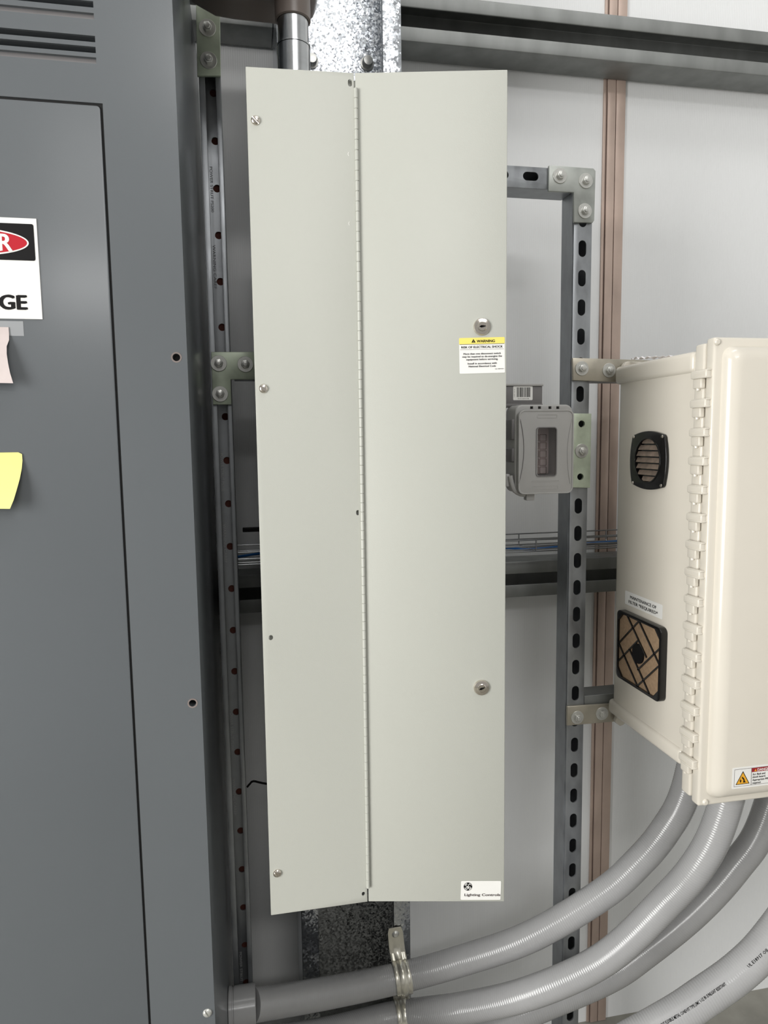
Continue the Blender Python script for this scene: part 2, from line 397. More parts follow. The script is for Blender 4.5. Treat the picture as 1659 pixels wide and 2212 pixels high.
def slot_screw(p, n, parent, r=.0055, mt='bolt', ang=60, name='screw'):
    n = Vector(n).normalized()
    o = MB().lathe([(0, .0028), (r*.5, .0026), (r*.85, .0017), (r, .0003), (r, -.001), (0, -.001)], p, n, 18).build(name, mt, parent, smooth=True)
    q = n.to_track_quat('Z', 'Y'); c = MB(); a = R(ang); d = Vector((math.cos(a), math.sin(a), 0)); e = Vector((-d.y, d.x, 0))
    c.prism([p+q @ (d*sa*r*1.3+e*sb*.0009+Vector((0, 0, .0010))) for sa, sb in ((1, 1), (1, -1), (-1, -1), (-1, 1))], q @ Vector((0, 0, .004)))
    cut(o, c); return o
slot_screw(p, (0, -1, 0), cab, .0058, ang=-60)

# sign on the cabinet door
ys = YC-.0002
tr_, br_ = PY(77, 473, YC), PY(94, 690, YC)
sxr = (tr_.x+br_.x)/2; szt, szb = tr_.z, br_.z; sw = (szt-szb)*1.38
sg = thing('danger_sign', 'white danger sign with red oval on black and bold black lettering, on grey cabinet', 'sign', (sxr-sw/2, YC, szb))
SF = Face((sxr-sw, ys, szt), (sxr, ys, szt), (sxr-sw, ys, szb), (0, -1, 0))
MB().box((sxr-sw, YC-.001, szb), (sxr, YC, szt)).build('sign_plate', 'white', sg)
ps = lambda x, y: ((PY(x, y, YC).x-(sxr-sw))/sw, (szt-PY(x, y, YC).z)/(szt-szb))
bx1, by0 = ps(72.5, 485)[0], ps(72, 485)[1]; by1 = ps(72, 564)[1]
SH = szt-szb
poly(SF, [(x, y) for x, y in rrect((bx1-(1-bx1))*sw, (by1-by0)*SH, .002, 4, sw/2, (by0+by1)/2*SH)], 'sign_header', 'ink', sg, .0009, .0002, True)
ecx, ecy = .5*sw, ps(40, 525)[1]*SH; ex = ps(63, 525)[0]*sw-ecx; ey = (ps(40, 556)[1]-ps(40, 494)[1])*SH/2
el = lambda k: [(ecx+(ex-k)*math.cos(a), ecy+(ey-k)*math.sin(a)) for a in [i*math.pi/30 for i in range(60)]]
poly(SF, el(0), 'oval_border', 'white', sg, .0011, .0002, True)
poly(SF, el(.0018), 'oval', 'red', sg, .0013, .0002, True)
rx = ps(29, 540)[0]
text(SF, 'DANGER', rx, ps(29, 543)[1], (ps(29, 543)[1]-ps(29, 505)[1])*SH, 'white', sg, h=.0015, bold=.025, align='RIGHT', width=(rx-.5)*2*sw)
text(SF, 'VOLTAGE', ps(61, 669)[0], ps(61, 669)[1], (ps(61, 669)[1]-ps(61, 637)[1])*SH, 'ink', sg, h=.0009, bold=.035, align='RIGHT', width=(ps(61, 669)[0]-.5)*1.75*sw)

# curled paper note with tape, and yellow sticky note
def curled(name, rowsx, prof, m, left, parent=None):
    """rows: (px right, py) down the right edge; prof: lift off the door per row"""
    v, f = [], []; n = len(rowsx); K = 7
    for i, ((px, py), h) in enumerate(zip(rowsx, prof)):
        p = PY(px, py, YC-h)
        for k in range(K):
            tq = k/(K-1); v.append((left+(p.x-left)*tq, YC-.0006-h*(.55+.45*tq), p.z+.002*(1-tq)*math.sin(i)))
    N = len(v); v += [(x, y-.0003, z) for x, y, z in v]
    for i in range(n-1):
        for k in range(K-1):
            a = i*K+k; f.append((a, a+1, a+K+1, a+K)); f.append((N+a, N+a+K, N+a+K+1, N+a+1))
    rim = [k for k in range(K)]+[i*K+K-1 for i in range(1, n)]+[(n-1)*K+k for k in range(K-2, -1, -1)]+[i*K for i in range(n-2, 0, -1)]
    for a, b in zip(rim, rim[1:]+rim[:1]): f.append((a, b, N+b, N+a))
    return MB().add(v, f).build(name, m, parent, smooth=True)
lo = PY(-60, 760, YC).x
pn = thing('paper_note', 'small curled pinkish white paper strip taped to grey cabinet below the danger sign', 'paper', (lo+.02, YC, PY(0, 828, YC).z))
curled('paper', [(19, 707), (20, 722), (20, 735), (15, 748), (15, 765), (18, 785), (22, 805), (29, 828)], [.0003, .0005, .002, .006, .008, .010, .011, .013], 'paper', lo, pn)
a, b = PY(50, 694, YC), PY(50, 726, YC)
MB().box((lo, YC-.00025, b.z), (a.x, YC-.00001, a.z)).build('tape', 'tape', pn)
so = curled('sticky_note', [(40, 977), (48, 981), (49, 995), (47.5, 1012), (43, 1035), (36, 1060), (30, 1080), (22, 1099)], [.0003, .0003, .0008, .003, .007, .011, .014, .016], 'sticky', PY(-75, 1040, YC).x)
tag(so, 'pale yellow sticky note curling off the grey cabinet door', 'sticky note')

# ------------------------------------------------------------------ bolts
def bolt_at(parent, p, n=(0, -1, 0), rw=.0128, rh=.0072, L=.010, rot=0, name='bolt'):
    n = Vector(n)
    mb = MB(); q = n.to_track_quat('Z', 'Y'); p = Vector(p)
    hexp = [p+q @ Vector((rh*math.cos(a), rh*math.sin(a), .0015)) for a in [R(60*k+rot) for k in range(6)]]
    mb.prism(hexp, n*(L*.62))
    mb.cyl(p+n*(L*.55), p+n*L, rh*.62, 16)
    b = mb.build(name, 'bolt', parent, origin=p, bevel=.0007)
    MB().lathe([(rh*.5, 0), (rw, 0), (rw, .0016), (rw*.97, .002), (rh*.5, .002)], p, n, 28).build('washer', 'bolt', b, smooth=True)
    return b
def copy_thing(o, parent, loc):
    c = o.copy(); COL.objects.link(c); c.parent = parent; c.location = loc
    for ch in o.children:
        d = ch.copy(); COL.objects.link(d); d.parent = c
    return c

# ------------------------------------------------------------------ struts
def slotted(name, label, x0, x1, z0, z1, Y, depth, slots, vertical=True, sw_=.0145, sh=.0285, m='galv', group=None):
    """closed strut with long slots in the face towards the room"""
    o = MB().box((x0, Y, z0), (x1, Y+.0026, z1)).build(name, m, origin=((x0+x1)/2, Y+depth, z0) if vertical else (x0, Y+depth, z0), bevel=.0009)
    c = MB()
    for s in slots:
        if vertical: pts = stadium((x0+x1)/2-.0005, s, sw_, sh)
        else: pts = stadium(s, (z0+z1)/2+.002, sh, sw_)
        c.prism([(x, Y-.01, z) for x, z in pts], (0, .03, 0))
    if slots: cut(o, c)
    bm = bmesh.new(); bm.from_mesh(o.data); w = MB(); w.b.free(); w.b = bm
    O = WO[o.name]
    def bx(lo, hi): w.box(Vector(lo)-O, Vector(hi)-O)
    t = .0026
    if vertical:
        bx((x0+.0004, Y+t*.8, z0), (x0+t, Y+depth, z1)); bx((x1-t, Y+t*.8, z0), (x1-.0004, Y+depth, z1)); bx((x0+t, Y+depth-t, z0), (x1-t, Y+depth, z1))
        bx((x0-.0012, Y+.004, z0), (x0+.0006, Y+.0065, z1))
    else:
        bx((x0, Y+t*.8, z0), (x1, Y+depth, z0+t)); bx((x0, Y+t*.8, z1-t), (x1, Y+depth, z1)); bx((x0, Y+depth-t, z0+t), (x1, Y+depth, z1-t))
    bm.to_mesh(o.data); bm.free()
    return tag(o, label, 'strut', group)
# right hand vertical
xl = (PY(1240.5, 500, YS).x+PY(1217, 1990, YS).x)/2; xr = (PY(1279, 500, YS).x+PY(1253, 1990, YS).x)/2
zs = [PY(1257, 537, YS).z, PY(1231, 1880.7, YS).z]; pitch = (zs[0]-zs[1])/23
ztop = PY(1260, 378, YS).z
slz = [zs[0]+pitch-k*pitch for k in range(0, 34)]; slz = [z for z in slz if z > FLOOR+.04]
DS = .05
slotted('strut_channel', 'vertical slotted galvanized strut right of the pale panel, standing to the floor', xl, xr, FLOOR+.001, ztop, YS, DS, slz)
# top horizontal
a = PY(1104, 358, YS); b_ = PY(1104, 404, YS); xs0 = PY(470, 300, YS).x
hx = [PY(1147, 379, YS).x-k*.0545 for k in range(0, 12)]
slotted('strut_channel', 'short horizontal slotted strut behind upper right edge of the pale panel', PY(640, 330, YS).x, xl-.001, b_.z, a.z+.001, YS+.001, DS, [h for h in hx], vertical=False)
# mid horizontal (behind the panel, from left bracket)
a = PY(520, 764, YS); b_ = PY(520, 818, YS)
slotted('strut_channel', 'horizontal strut behind the left L bracket, running behind the pale panel', PY(499, 790, YS).x+.004, PY(1090, 800, YS).x, b_.z, a.z, YS+.001, DS, [], vertical=False)

# left open channel strut
yo = YS
xl2 = (PY(437, 490, yo).x+PY(500.5, 1900, yo).x)/2; xr2 = (PY(487, 490, yo).x+PY(538, 1900, yo).x)/2
zb2 = PY(520, 2230, yo).z-.35; zt2 = PY(440, -260, yo).z
dep = .041; t = .0026
ls = thing('open_strut_channel', 'open-faced galvanized strut with round holes between grey cabinet and pale panel', 'strut', ((xl2+xr2)/2, yo+dep, FLOOR))
lp = .0095
prof = [(xl2, yo), (xl2+lp, yo), (xl2+lp, yo+.007), (xl2+lp-t, yo+.007), (xl2+lp-t, yo+t), (xl2+t, yo+t), (xl2+t, yo+dep-t), (xr2-t, yo+dep-t), (xr2-t, yo+t), (xr2-lp+.002+t, yo+t), (xr2-lp+.002+t, yo+.007), (xr2-lp+.002, yo+.007), (xr2-lp+.002, yo), (xr2, yo), (xr2, yo+dep), (xl2, yo+dep)]
FL1 = FLOOR+.001
ch = MB().prism([(x, y, FL1) for x, y in prof], (0, 0, zt2-FL1)).build('channel', 'galv', ls, bevel=.0006)
yw_ = yo+dep-t
hz0 = PY(467, 305, yw_).z; hz1 = PY(521, 1878, yw_).z; hp = (hz0-hz1)/17
hxm = (PY(469, 411, yw_).x+PY(520, 1797, yw_).x)/2
c = MB(); k = -4
holes = []
while hz0-k*hp > FLOOR+.05:
    z = hz0-k*hp; holes.append(z); c.cyl((hxm, yw_-.01, z), (hxm, yw_+.02, z), .0062, 16); k += 1
cut(ch, c)
MB().box((xl2+.004, yw_+t+.0004, FL1), (xr2-.004, yw_+t+.006, zt2)).build('rust_brown_backing', 'copper_mark', ls)
TF = Face((xl2+.0085, yw_, zt2), (xr2, yw_, zt2), (xl2+.0085, yw_, FLOOR), (0, -1, 0))
for y0, y1, s, mk in ((360, 458, 'POWER STRUT PS200', 'mark_dark'), (529, 624, '⚠ WARNING CAREF', 'mark_dark'), (979, 1061, 'POWER STRUT PS200', 'mark'), (1132, 1216, '⚠ WARNING CAREF', 'mark'),
                  (1535, 1622, 'POWER STRUT PS200', 'mark'), (1683, 1761, '⚠ WARNING CAREF', 'mark'), (2057, 2121, 'POWER STRUT', 'mark')):
    px = 450+(y0-360)*.0385; za, zb_ = PY(px, y0, yw_).z, PY(px, y1, yw_).z
    s = s.replace('⚠ ', '')
    text(TF, s, 0.06, (zt2-za)/(zt2-FLOOR), .0048, mk, ls, h=.0002, width=za-zb_, down=True, name='printed_marking')

# ------------------------------------------------------------------ brackets
def plate(name, label, pts, Y, th, m, cat='bracket'):
    P = [PY(x, y, Y) for x, y in pts]; lx = min(p.x for p in P); lz = min(p.z for p in P)
    t_ = thing(name, label, cat, (lx, Y+th, lz))
    pl = MB().prism(P, (0, th, 0)).build('plate', m, t_, bevel=.0009)
    return t_, pl
th = .0055; YB = YS-th-.0002
# left L
b1, _ = plate('l_bracket', 'greenish zinc L-shaped corner bracket with three bolts beside the grey cabinet', [(456, 760), (566, 760), (566, 819.5), (498.5, 819.5), (500, 874), (460, 874)], YB, th, 'zinc')
first = bolt_at(b1, PY(472.5, 785, YB), rot=10)
def more(par, pts, Yf, warm=None):
    for px, py in pts:
        q = PY(px, py, Yf); copy_thing(first, par, q-WO[par.name])
more(b1, [(530, 787), (475.5, 851)], YB)
b2, _ = plate('flat_bracket', 'pale green zinc splice plate with bolts, at top of open strut left of panel', [(421, -120), (473, -120), (477, 163.5), (426, 163.5)], YB, th, 'zinc')
more(b2, [(448, 61), (450.5, 131), (444, -12)], YB)
# right top L
b3, pl3 = plate('l_bracket', 'grey zinc L-shaped corner bracket joining struts at top right of panel', [(1186, 357), (1282, 363.5), (1287, 369), (1284, 476), (1280.5, 481), (1240, 480), (1240, 415.5), (1185.5, 413)], YB, th, 'zinc_grey')
more(b3, [(1209, 380), (1265, 391), (1263, 456)], YB)
# splice plate with holes
b4, pl4 = plate('flat_bracket', 'mottled green zinc splice plate with two open holes beside grey outlet box', [(1238, 893), (1278, 893.5), (1275, 1054), (1235, 1053)], YB, th, 'zinc')
c = MB()
for px, py in ((1256.5, 915.7), (1253.8, 1030)):
    p = PY(px, py, YB); c.cyl(p-Vector((0, .02, 0)), p+Vector((0, .012, 0)), .0062, 18)
cut(pl4, c)
c = MB()
more(b4, [(1256, 974)], YB)
# enclosure brackets
b5, _ = plate('flat_bracket', 'warm grey flat strap with two bolts holding cream enclosure at its top', [(1237, 773), (1420, 778.5), (1420, 829), (1238, 821.5)], YB, th, 'zinc_warm')
more(b5, [(1256.5, 796), (1315, 800)], YB)
b6, _ = plate('flat_bracket', 'dull flat strap with two bolts holding cream enclosure at its bottom', [(1225.5, 1526), (1420, 1514), (1420, 1551), (1225, 1568)], YB, th, 'zinc_warm')
more(b6, [(1246.5, 1549.5), (1300, 1541)], YB)
# stub struts behind those
def stub(label, y0, y1, px=1290):
    a, b_ = PY(px, y0, YS), PY(px, y1, YS)
    slotted('strut_channel', label, xr+.0015, PY(1720, 800, YS).x, b_.z, a.z, YS+.002, DS-.006, [], vertical=False, m='galv_dull')
stub('horizontal strut behind the top strap of the cream enclosure', 777, 824)
stub('horizontal strut behind the bottom strap of the cream enclosure', 1502, 1560)

# ------------------------------------------------------------------ pale lighting control panel
pz0 = PY(790, 1950, YP).z
TLc, TRc, BRc, BLc = PY(530.5, 143.5, YP), PY(764.2, 157.2, YP), PY(794, 1948, YP), PY(585.5, 1977.5, YP)
# door swings out a little about the hinge line
HT, HB = PY(766.8, 157.2, YP), PY(796.2, 1947.5, YP)
dd = R(9.5)
def on_door(px, py, lift=0):
    hx_ = (HT.x+HB.x)/2; n = Vector((-math.sin(dd), -math.cos(dd), 0)); d = ray(px, py); o = Vector((hx_, YP, 0))
    s = (o-CAM).dot(n)/d.dot(n); return CAM+d*s+n*lift
DT, DB = on_door(1096.5, 150.3), on_door(1089, 1947.5); HT2, HB2 = on_door(766.8, 157.2), on_door(796.2, 1947.5)
pan = thing('lighting_control_panel', 'tall pale grey-green metal control panel with piano hinge and two locks, centre of view', 'electrical panel', ((TLc.x+DT.x)/2, YS, pz0))
bx0, bx1_ = max(TLc.x, BLc.x)+.006, min(DT.x, DB.x)-.008
bzt, bzb = min(TLc.z, DT.z, TRc.z)-.0025, max(BLc.z, DB.z)+.028
MB().box((bx0, YP+.02, bzb), (bx1_, YS-.003, bzt)).build('body', 'panel', pan, bevel=.002)
MB().box((bx0+.002, YP+.005, bzb+.002), (bx1_-.004, YP+.0205, bzt-.0005)).build('inner_flange', 'panel', pan)
cov = MB().prism([TLc, TRc, BRc, BLc], (0, .0018, 0)).build('cover', 'panel', pan, bevel=.0007)
# folded returns of cover and door
MB().prism([TLc+Vector((0, .0015, 0)), BLc+Vector((0, .0015, 0)), BLc+Vector((.0018, .0015, 0)), TLc+Vector((.0018, .0015, 0))], (0, .012, 0)).build('cover_edge', 'panel', pan, bevel=.0004)
dn = Vector((-math.sin(dd), -math.cos(dd), 0)); du = Vector((math.cos(dd), -math.sin(dd), 0))
door = MB().prism([HT2, DT, DB, HB2], -dn*.0018).build('door', 'panel', pan, bevel=.0007)
MB().prism([DT-dn*.0015, DB-dn*.0015, DB-dn*.0015-du*.0018, DT-dn*.0015-du*.0018], -dn*.014).build('door_edge', 'panel', pan, bevel=.0004)
MB().prism([HT2-dn*.0015+du*.004, DT-dn*.0015-du*.002, DT-dn*.0015-du*.002-Vector((0, 0, .0018)), HT2-dn*.0015+du*.004-Vector((0, 0, .0018))], -dn*.013).build('door_edge', 'panel', pan)
MB().prism([HB2-dn*.0015+du*.004, DB-dn*.0015-du*.002, DB-dn*.0015-du*.002+Vector((0, 0, .0018)), HB2-dn*.0015+du*.004+Vector((0, 0, .0018))], -dn*.013).build('door_edge', 'panel', pan)
# holes in the cover
c = MB()
for px, py, w_, h_ in ((756, 179, .0050, .0082), (773, 1107.5, .0044, .0066), (785, 1931, .0042, .006), (585, 1377.5, .0055, .0066)):
    p = PY(px, py, YP); c.prism([(x, YP-.01, z) for x, z in stadium(p.x, p.z, w_, h_)], (0, .014, 0))
cut(cov, c)
for px, py in ((552, 260), (569, 839.5), (599, 1886.5)):
    slot_screw(PY(px, py, YP-.0002), (0, -1, 0), pan, .0056, mt='chrome', ang=-45)
def crescent(f, cx_, cz_, rr, nm, m):
    q = [(cx_+rr*math.cos(R(a)), cz_-rr*1.4*math.sin(R(a))) for a in range(110, 251, 14)]+[(cx_+rr*.25+rr*.9*math.cos(R(a)), cz_-rr*1.3*math.sin(R(a))) for a in range(240, 119, -15)]
    return MB().prism([(x, YP-.00025, z) for x, z in q], (0, .0002, 0)).build(nm, m, pan)
for px, py in ((754.5, 333), (756, 483)):
    p = PY(px, py, YP); crescent(None, p.x, p.z, .0018, 'paint_chip', 'white')
# piano hinge with knuckles
A, B = PY(768.5, 190, YP-.0018), PY(795.2, 1918, YP-.0018)
N = 86; path, rad = [], []
for i in range(N):
    for tt, rr in ((.0, .0017), (.04, .0024), (.96, .0024), (1., .0017)):
        path.append(A.lerp(B, (i+tt*.9999)/N)); rad.append(rr)
MB().tube(path, lambda i: rad[i], 10).build('piano_hinge', 'panel', pan, smooth=True)
MB().prism([A+Vector((-.0045, .0012, 0)), A+Vector((-.0012, .0012, 0)), B+Vector((-.0012, .0012, 0)), B+Vector((-.0045, .0012, 0))], (0, .001, 0)).build('hinge_leaf', 'panel', pan)
# locks
for px, py, s, an in ((1041, 706, 1, 5), (1040, 1485, .97, 20)):
    p = on_door(px, py, 0)
    lk = MB().lathe([(0, .0045), (.0052*s, .0045), (.0060*s, .0036), (.0072*s, .0034), (.0098*s, .0028), (.0107*s, .001), (.0107*s, -.001), (0, -.001)], p, dn, 32).build('lock', 'chrome', pan, smooth=True)
    q = dn.to_track_quat('Z', 'Y'); c = MB()
    e1 = du*math.cos(R(an))+Vector((0, 0, 1))*math.sin(R(an)); e2 = -du*math.sin(R(an))+Vector((0, 0, 1))*math.cos(R(an))
    c.prism([p+e1*x+e2*z+dn*.001 for x, z in ((-.004, 0), (-.0015, .0015), (.0015, .0012), (.0042, .0004), (.0042, -.0004), (.0015, -.0012), (-.0015, -.0015))], dn*.006); cut(lk, c)
    MB().lathe([(0, .0012), (.0044, .0012), (.0044, .0008), (0, .0008)], p, dn, 16).build('keyhole', 'dark', lk)
# warning sticker
def door_face(a, b_, c_): return Face(on_door(*a), on_door(*b_), on_door(*c_), dn)
ST = door_face((991.5, 730.5), (1090, 728), (993, 807.5))
stk = poly(ST, rrect(ST.w, ST.h, .0012, 4, ST.w/2, ST.h/2), 'warning_sticker', 'white', pan, .0001, .0002, True)
stk['label'] = 'white and yellow warning sticker'
hd = [(x, y) for x, y in rrect(ST.w, ST.h, .0012, 4, ST.w/2, ST.h/2)]
hd = [(x, min(y, ST.h*.175)) for x, y in hd]
poly(ST, [(0, ST.h*.175), (0, .0012), (.0003, .0004), (.0012, 0), (ST.w-.0012, 0), (ST.w-.0003, .0004), (ST.w, .0012), (ST.w, ST.h*.175)], 'sticker_header', 'yellow', stk, .0003, .0001, True)
poly(ST, [(0.01, .175), (.99, .175), (.99, .19), (0.01, .19)], 'sticker_line', 'ink_grey', stk, .0003, .0001)
poly(ST, [(0.02, .325), (.98, .325), (.98, .333), (0.02, .333)], 'sticker_line', 'ink_grey', stk, .0003, .0001)
text(ST, 'WARNING', .385, .135, .0033, 'ink', stk, h=.0004, bold=.025, width=ST.w*.40)
poly(ST, [(.268, .135), (.315, .035), (.362, .135)], 'warning_triangle', 'ink', stk, .0004, .0001)
text(ST, '!', .315, .125, .0018, 'yellow', stk, h=.0005, bold=.03, align='CENTER')
text(ST, 'RISK OF ELECTRICAL SHOCK', .5, .29, .0027, 'ink', stk, h=.0004, align='CENTER', width=ST.w*.91, bold=.015)
for y, s, w_ in ((.47, 'More than one disconnect switch', .82), (.55, 'may be required to de-energize the', .87), (.63, 'equipment before servicing.', .70), (.745, 'Install in accordance with', .64), (.825, 'National Electrical Code', .60)):
    text(ST, s, .5, y, .0022, 'ink', stk, h=.0004, align='CENTER', width=ST.w*w_, bold=.012)
text(ST, 'GEJ-188MA001', .97, .90, .0011, 'ink_grey', stk, h=.0004, align='RIGHT', width=ST.w*.19)
# brand sticker
BT = door_face((996, 1903), (1082.5, 1903), (997, 1943.5))
bs = poly(BT, rrect(BT.w, BT.h, .0015, 4, BT.w/2, BT.h/2), 'brand_sticker', 'white', pan, .0001, .0002, True)
bs['label'] = 'white brand sticker at lower corner of the door'
lc = (BT.w*.175, BT.h*.29); lr = BT.w*.108
disc = lambda r: [(lc[0]+r*math.cos(k*math.pi/20), lc[1]+r*math.sin(k*math.pi/20)) for k in range(40)]
poly(BT, disc(lr), 'logo_disc', 'ink', bs, .0003, .0001, True)
def stroke(pts, r, m, parent, nm='logo_script'):
    pth = catmull([BT.q(lc[0]+x*lr, lc[1]+y*lr, .0004) for x, y in pts], .0003)
    return MB().tube(pth, r, 6).build(nm, m, parent)
stroke([(-.15, -.55), (-.45, -.6), (-.5, -.2), (-.1, .0), (-.05, .5), (-.4, .62), (-.5, .3), (-.1, .1), (.05, -.1)], .0004, 'white', bs)
stroke([(.55, -.5), (.25, -.62), (.1, -.2), (.15, .35), (.45, .6), (.65, .3), (.4, .05), (.15, .3)], .0004, 'white', bs)
for k in range(4):
    a0 = R(90*k+20); stroke([(.86*math.cos(a0+R(q)), .86*math.sin(a0+R(q))) for q in (0, 18, 36, 54)], .00022, 'white', bs, 'logo_swirl')
text(BT, 'Lighting Controls', .09, .79, .0036, 'ink_grey', bs, h=.0003, bold=.03, width=BT.w*.905)

# ------------------------------------------------------------------ conduit and junction body above the panel
yc_ = 1.0
cp0 = PY(636, 150, yc_); topz = bzt
cx = PY(634, 100, yc_).x
jz = PY(634, 46, yc_).z
cn = thing('steel_conduit', 'bright steel conduit entering top of the pale panel', 'conduit', (cx, yc_, topz))
zc1 = PY(634, 104, yc_).z
MB().lathe([(0, 0), (.0222, 0), (.0222, zc1-topz-.0006), (.0207, zc1-topz), (.0207, jz-topz+.01), (0, jz-topz+.01)], (cx, yc_, topz), (0, 0, 1), 40).build('pipe', 'steel', cn, smooth=True)
MB().lathe([(.021, 0), (.0228, 0), (.0228, .002), (.021, .002)], (cx, yc_, zc1), (0, 0, 1), 40).build('coupling_ring', 'steel', cn, smooth=True)
jb = thing('conduit_fitting', 'dark taupe rounded conduit body with collar, above the pale panel', 'conduit fitting', (cx, yc_, jz))
MB().lathe([(.0212, -.001), (.0238, 0), (.0238, .045), (0, .045)], (cx, yc_, jz), (0, 0, 1), 40).build('collar', 'brown', jb, smooth=True)
x0_, x1_ = PY(438, 20, 1.02).x, PY(692, 20, 1.02).x; zb_ = PY(560, 40, 1.06).z
pts = []
w_ = x1_-x0_
xq = max(x0_-.06, X1+.003); prof2 = [(xq, zb_+.26), (xq, zb_+.03), (x0_-.02, zb_+.018), (x0_+.015, zb_+.002), (x0_+.04, zb_), (x1_-.028, zb_-.001), (x1_-.010, zb_+.006), (x1_, zb_+.022), (x1_+.002, zb_+.26)]
MB().prism([(x, .955, z) for x, z in prof2], (0, .12, 0)).build('housing', 'brown', jb, bevel=.012, seg=5)

# ------------------------------------------------------------------ outlet box with weatherproof cover
def rr_px(pl, pt, pr, pb, Y, r, n=6):
    a, b_ = PY(pl, (pt+pb)/2, Y), PY(pr, (pt+pb)/2, Y); c_, d_ = PY((pl+pr)/2, pt, Y), PY((pl+pr)/2, pb, Y)
    return [(x, z) for x, z in rrect(b_.x-a.x, c_.z-d_.z, r, n, (a.x+b_.x)/2, (c_.z+d_.z)/2)]
def pr3(pts, Y): return [(x, Y, z) for x, z in pts]
YO = 1.09
ob = thing('outlet_cover', 'grey weatherproof outlet cover with clear window beside the slotted strut', 'outlet cover', (PY(1176, 970, YO).x, YS, PY(1176, 1068, YO).z))
base = MB().prism(pr3(rr_px(1113, 874, 1236, 1064, YO+.006, .012), YO+.006), (0, .045, 0)).build('base', 'outlet', ob, bevel=.003, seg=3)
MB().prism(pr3(rr_px(1102, 905, 1222, 1040, YO+.051, .006), YO+.052), (0, YS-YO-.053, 0)).build('back_box', 'outlet_dark', ob, bevel=.002)
c = MB()
for px in (1148.5, 1165.5, 1188, 1205):
    p = PY(px, 880.5, YO+.006); c.box((p.x-.0026, YO-.004, p.z-.0022), (p.x+.0026, YO+.018, p.z+.0022))
wi = rr_px(1159, 924, 1201, 1028, YO, .004)
c.prism([(x, YO-.02, z) for x, z in wi], (0, .055, 0))
cut(base, c)
lid = MB().prism(pr3(rr_px(1120, 886.5, 1236.5, 1065.5, YO-.004, .0095), YO-.004), (0, .010, 0)).build('lid', 'outlet', ob, bevel=.0018, seg=3)
c = MB().prism([(x, YO-.02, z) for x, z in wi], (0, .055, 0)); cut(lid, c)
# groove lines on lid: slim raised rim and curved side ridges
ro = rr_px(1119, 885.5, 1237.5, 1066.5, YO-.002, .0105); ri = rr_px(1122, 888.5, 1234.5, 1063.5, YO-.002, .0085)
MB().frame(pr3(ro, YO-.0048), pr3(ri, YO-.0048), (0, .006, 0)).build('lid_rim', 'outlet', ob, bevel=.0004)
for side in (0, 1):
    L = []
    for k in range(13):
        tq = k/12; y = 905+tq*140; bow = 4*tq*(1-tq)
        px = (1123.5+9.5*bow-3*tq) if side == 0 else (1236-8*bow-4*tq)
        L.append(PY(px, y, YO-.0042))
    MB().tube(L, .0007, 8).build('lid_ridge', 'outlet_dark' if side == 0 else 'outlet', ob, smooth=True)
wo, wn = rr_px(1157.5, 922.5, 1202.5, 1029.5, YO-.004, .005), rr_px(1159.3, 924.3, 1200.7, 1027.7, YO-.004, .004)
MB().frame(pr3(wo, YO-.0050), pr3(wn, YO-.0050), (0, .003, 0)).build('window_rim', 'outlet_dark', ob)
MB().prism(pr3(wn, YO-.0022), (0, .0012, 0)).build('window_pane', 'pane', ob)
# embossed panels
for t_, b2_, l_, r_ in ((895, 903, 1160, 1204), (1037, 1041, 1148, 1208), (1049, 1057, 1150, 1206)):
    a1 = rr_px(l_, t_, r_, b2_, YO-.004, .0015, 3); a2 = rr_px(l_+1.6, t_+1.1, r_-1.6, b2_-.9, YO-.004, .0006, 3)
    MB().frame(pr3(a1, YO-.0043), pr3(a2, YO-.0043), (0, .0006, 0)).build('embossed_panel', 'outlet', ob)
# receptacle seen through the window
rc = MB().prism(pr3(rr_px(1150, 922, 1186, 1024, YO+.03, .003), YO+.030), (0, .01, 0)).build('receptacle', M['paper'], ob, bevel=.001)
for i in range(5):
    for j, (l_, r_) in enumerate(((1152, 1163), (1165, 1180))):
        t_ = 938+i*17.5; a1 = rr_px(l_, t_, r_, t_+15.5, YO+.03, .0012, 3); a2 = rr_px(l_+1.2, t_+1.2, r_-1.2, t_+14.3, YO+.03, .0008, 3)
        MB().frame(pr3(a1, YO+.0294), pr3(a2, YO+.0294), (0, .0008, 0)).build('receptacle_grid', 'dusty', rc)
for y0_, y1_ in ((906, 950), (968, 998)):
    p0, p1 = PY(1108, y0_, YO+.02), PY(1108, y1_, YO+.02)
    MB().box((p0.x-.006, YO+.010, p1.z), (p0.x+.008, YO+.045, p0.z)).build('hinge', 'outlet_dark', ob, bevel=.002)
p = PY(1112, 1048, YO+.01)
MB().tube(catmull([PY(x, y, YO+.008) for x, y in ((1102, 1028), (1106, 1046), (1112, 1060), (1124, 1067), (1134, 1068))], .004), .0042, 10).build('latch_loop', 'outlet', ob, smooth=True)
MB().prism(pr3(rr_px(1136, 1060, 1154, 1081, YO+.006, .002), YO+.004), (0, .012, 0)).build('latch_tab', 'outlet', ob, bevel=.001)
MB().box((PY(1098, 1040, YO).x, YO+.01, PY(1100, 1052, YO).z), (PY(1106, 1040, YO).x, YO+.03, PY(1100, 1025, YO).z)).build('latch_post', 'outlet', ob, bevel=.001)

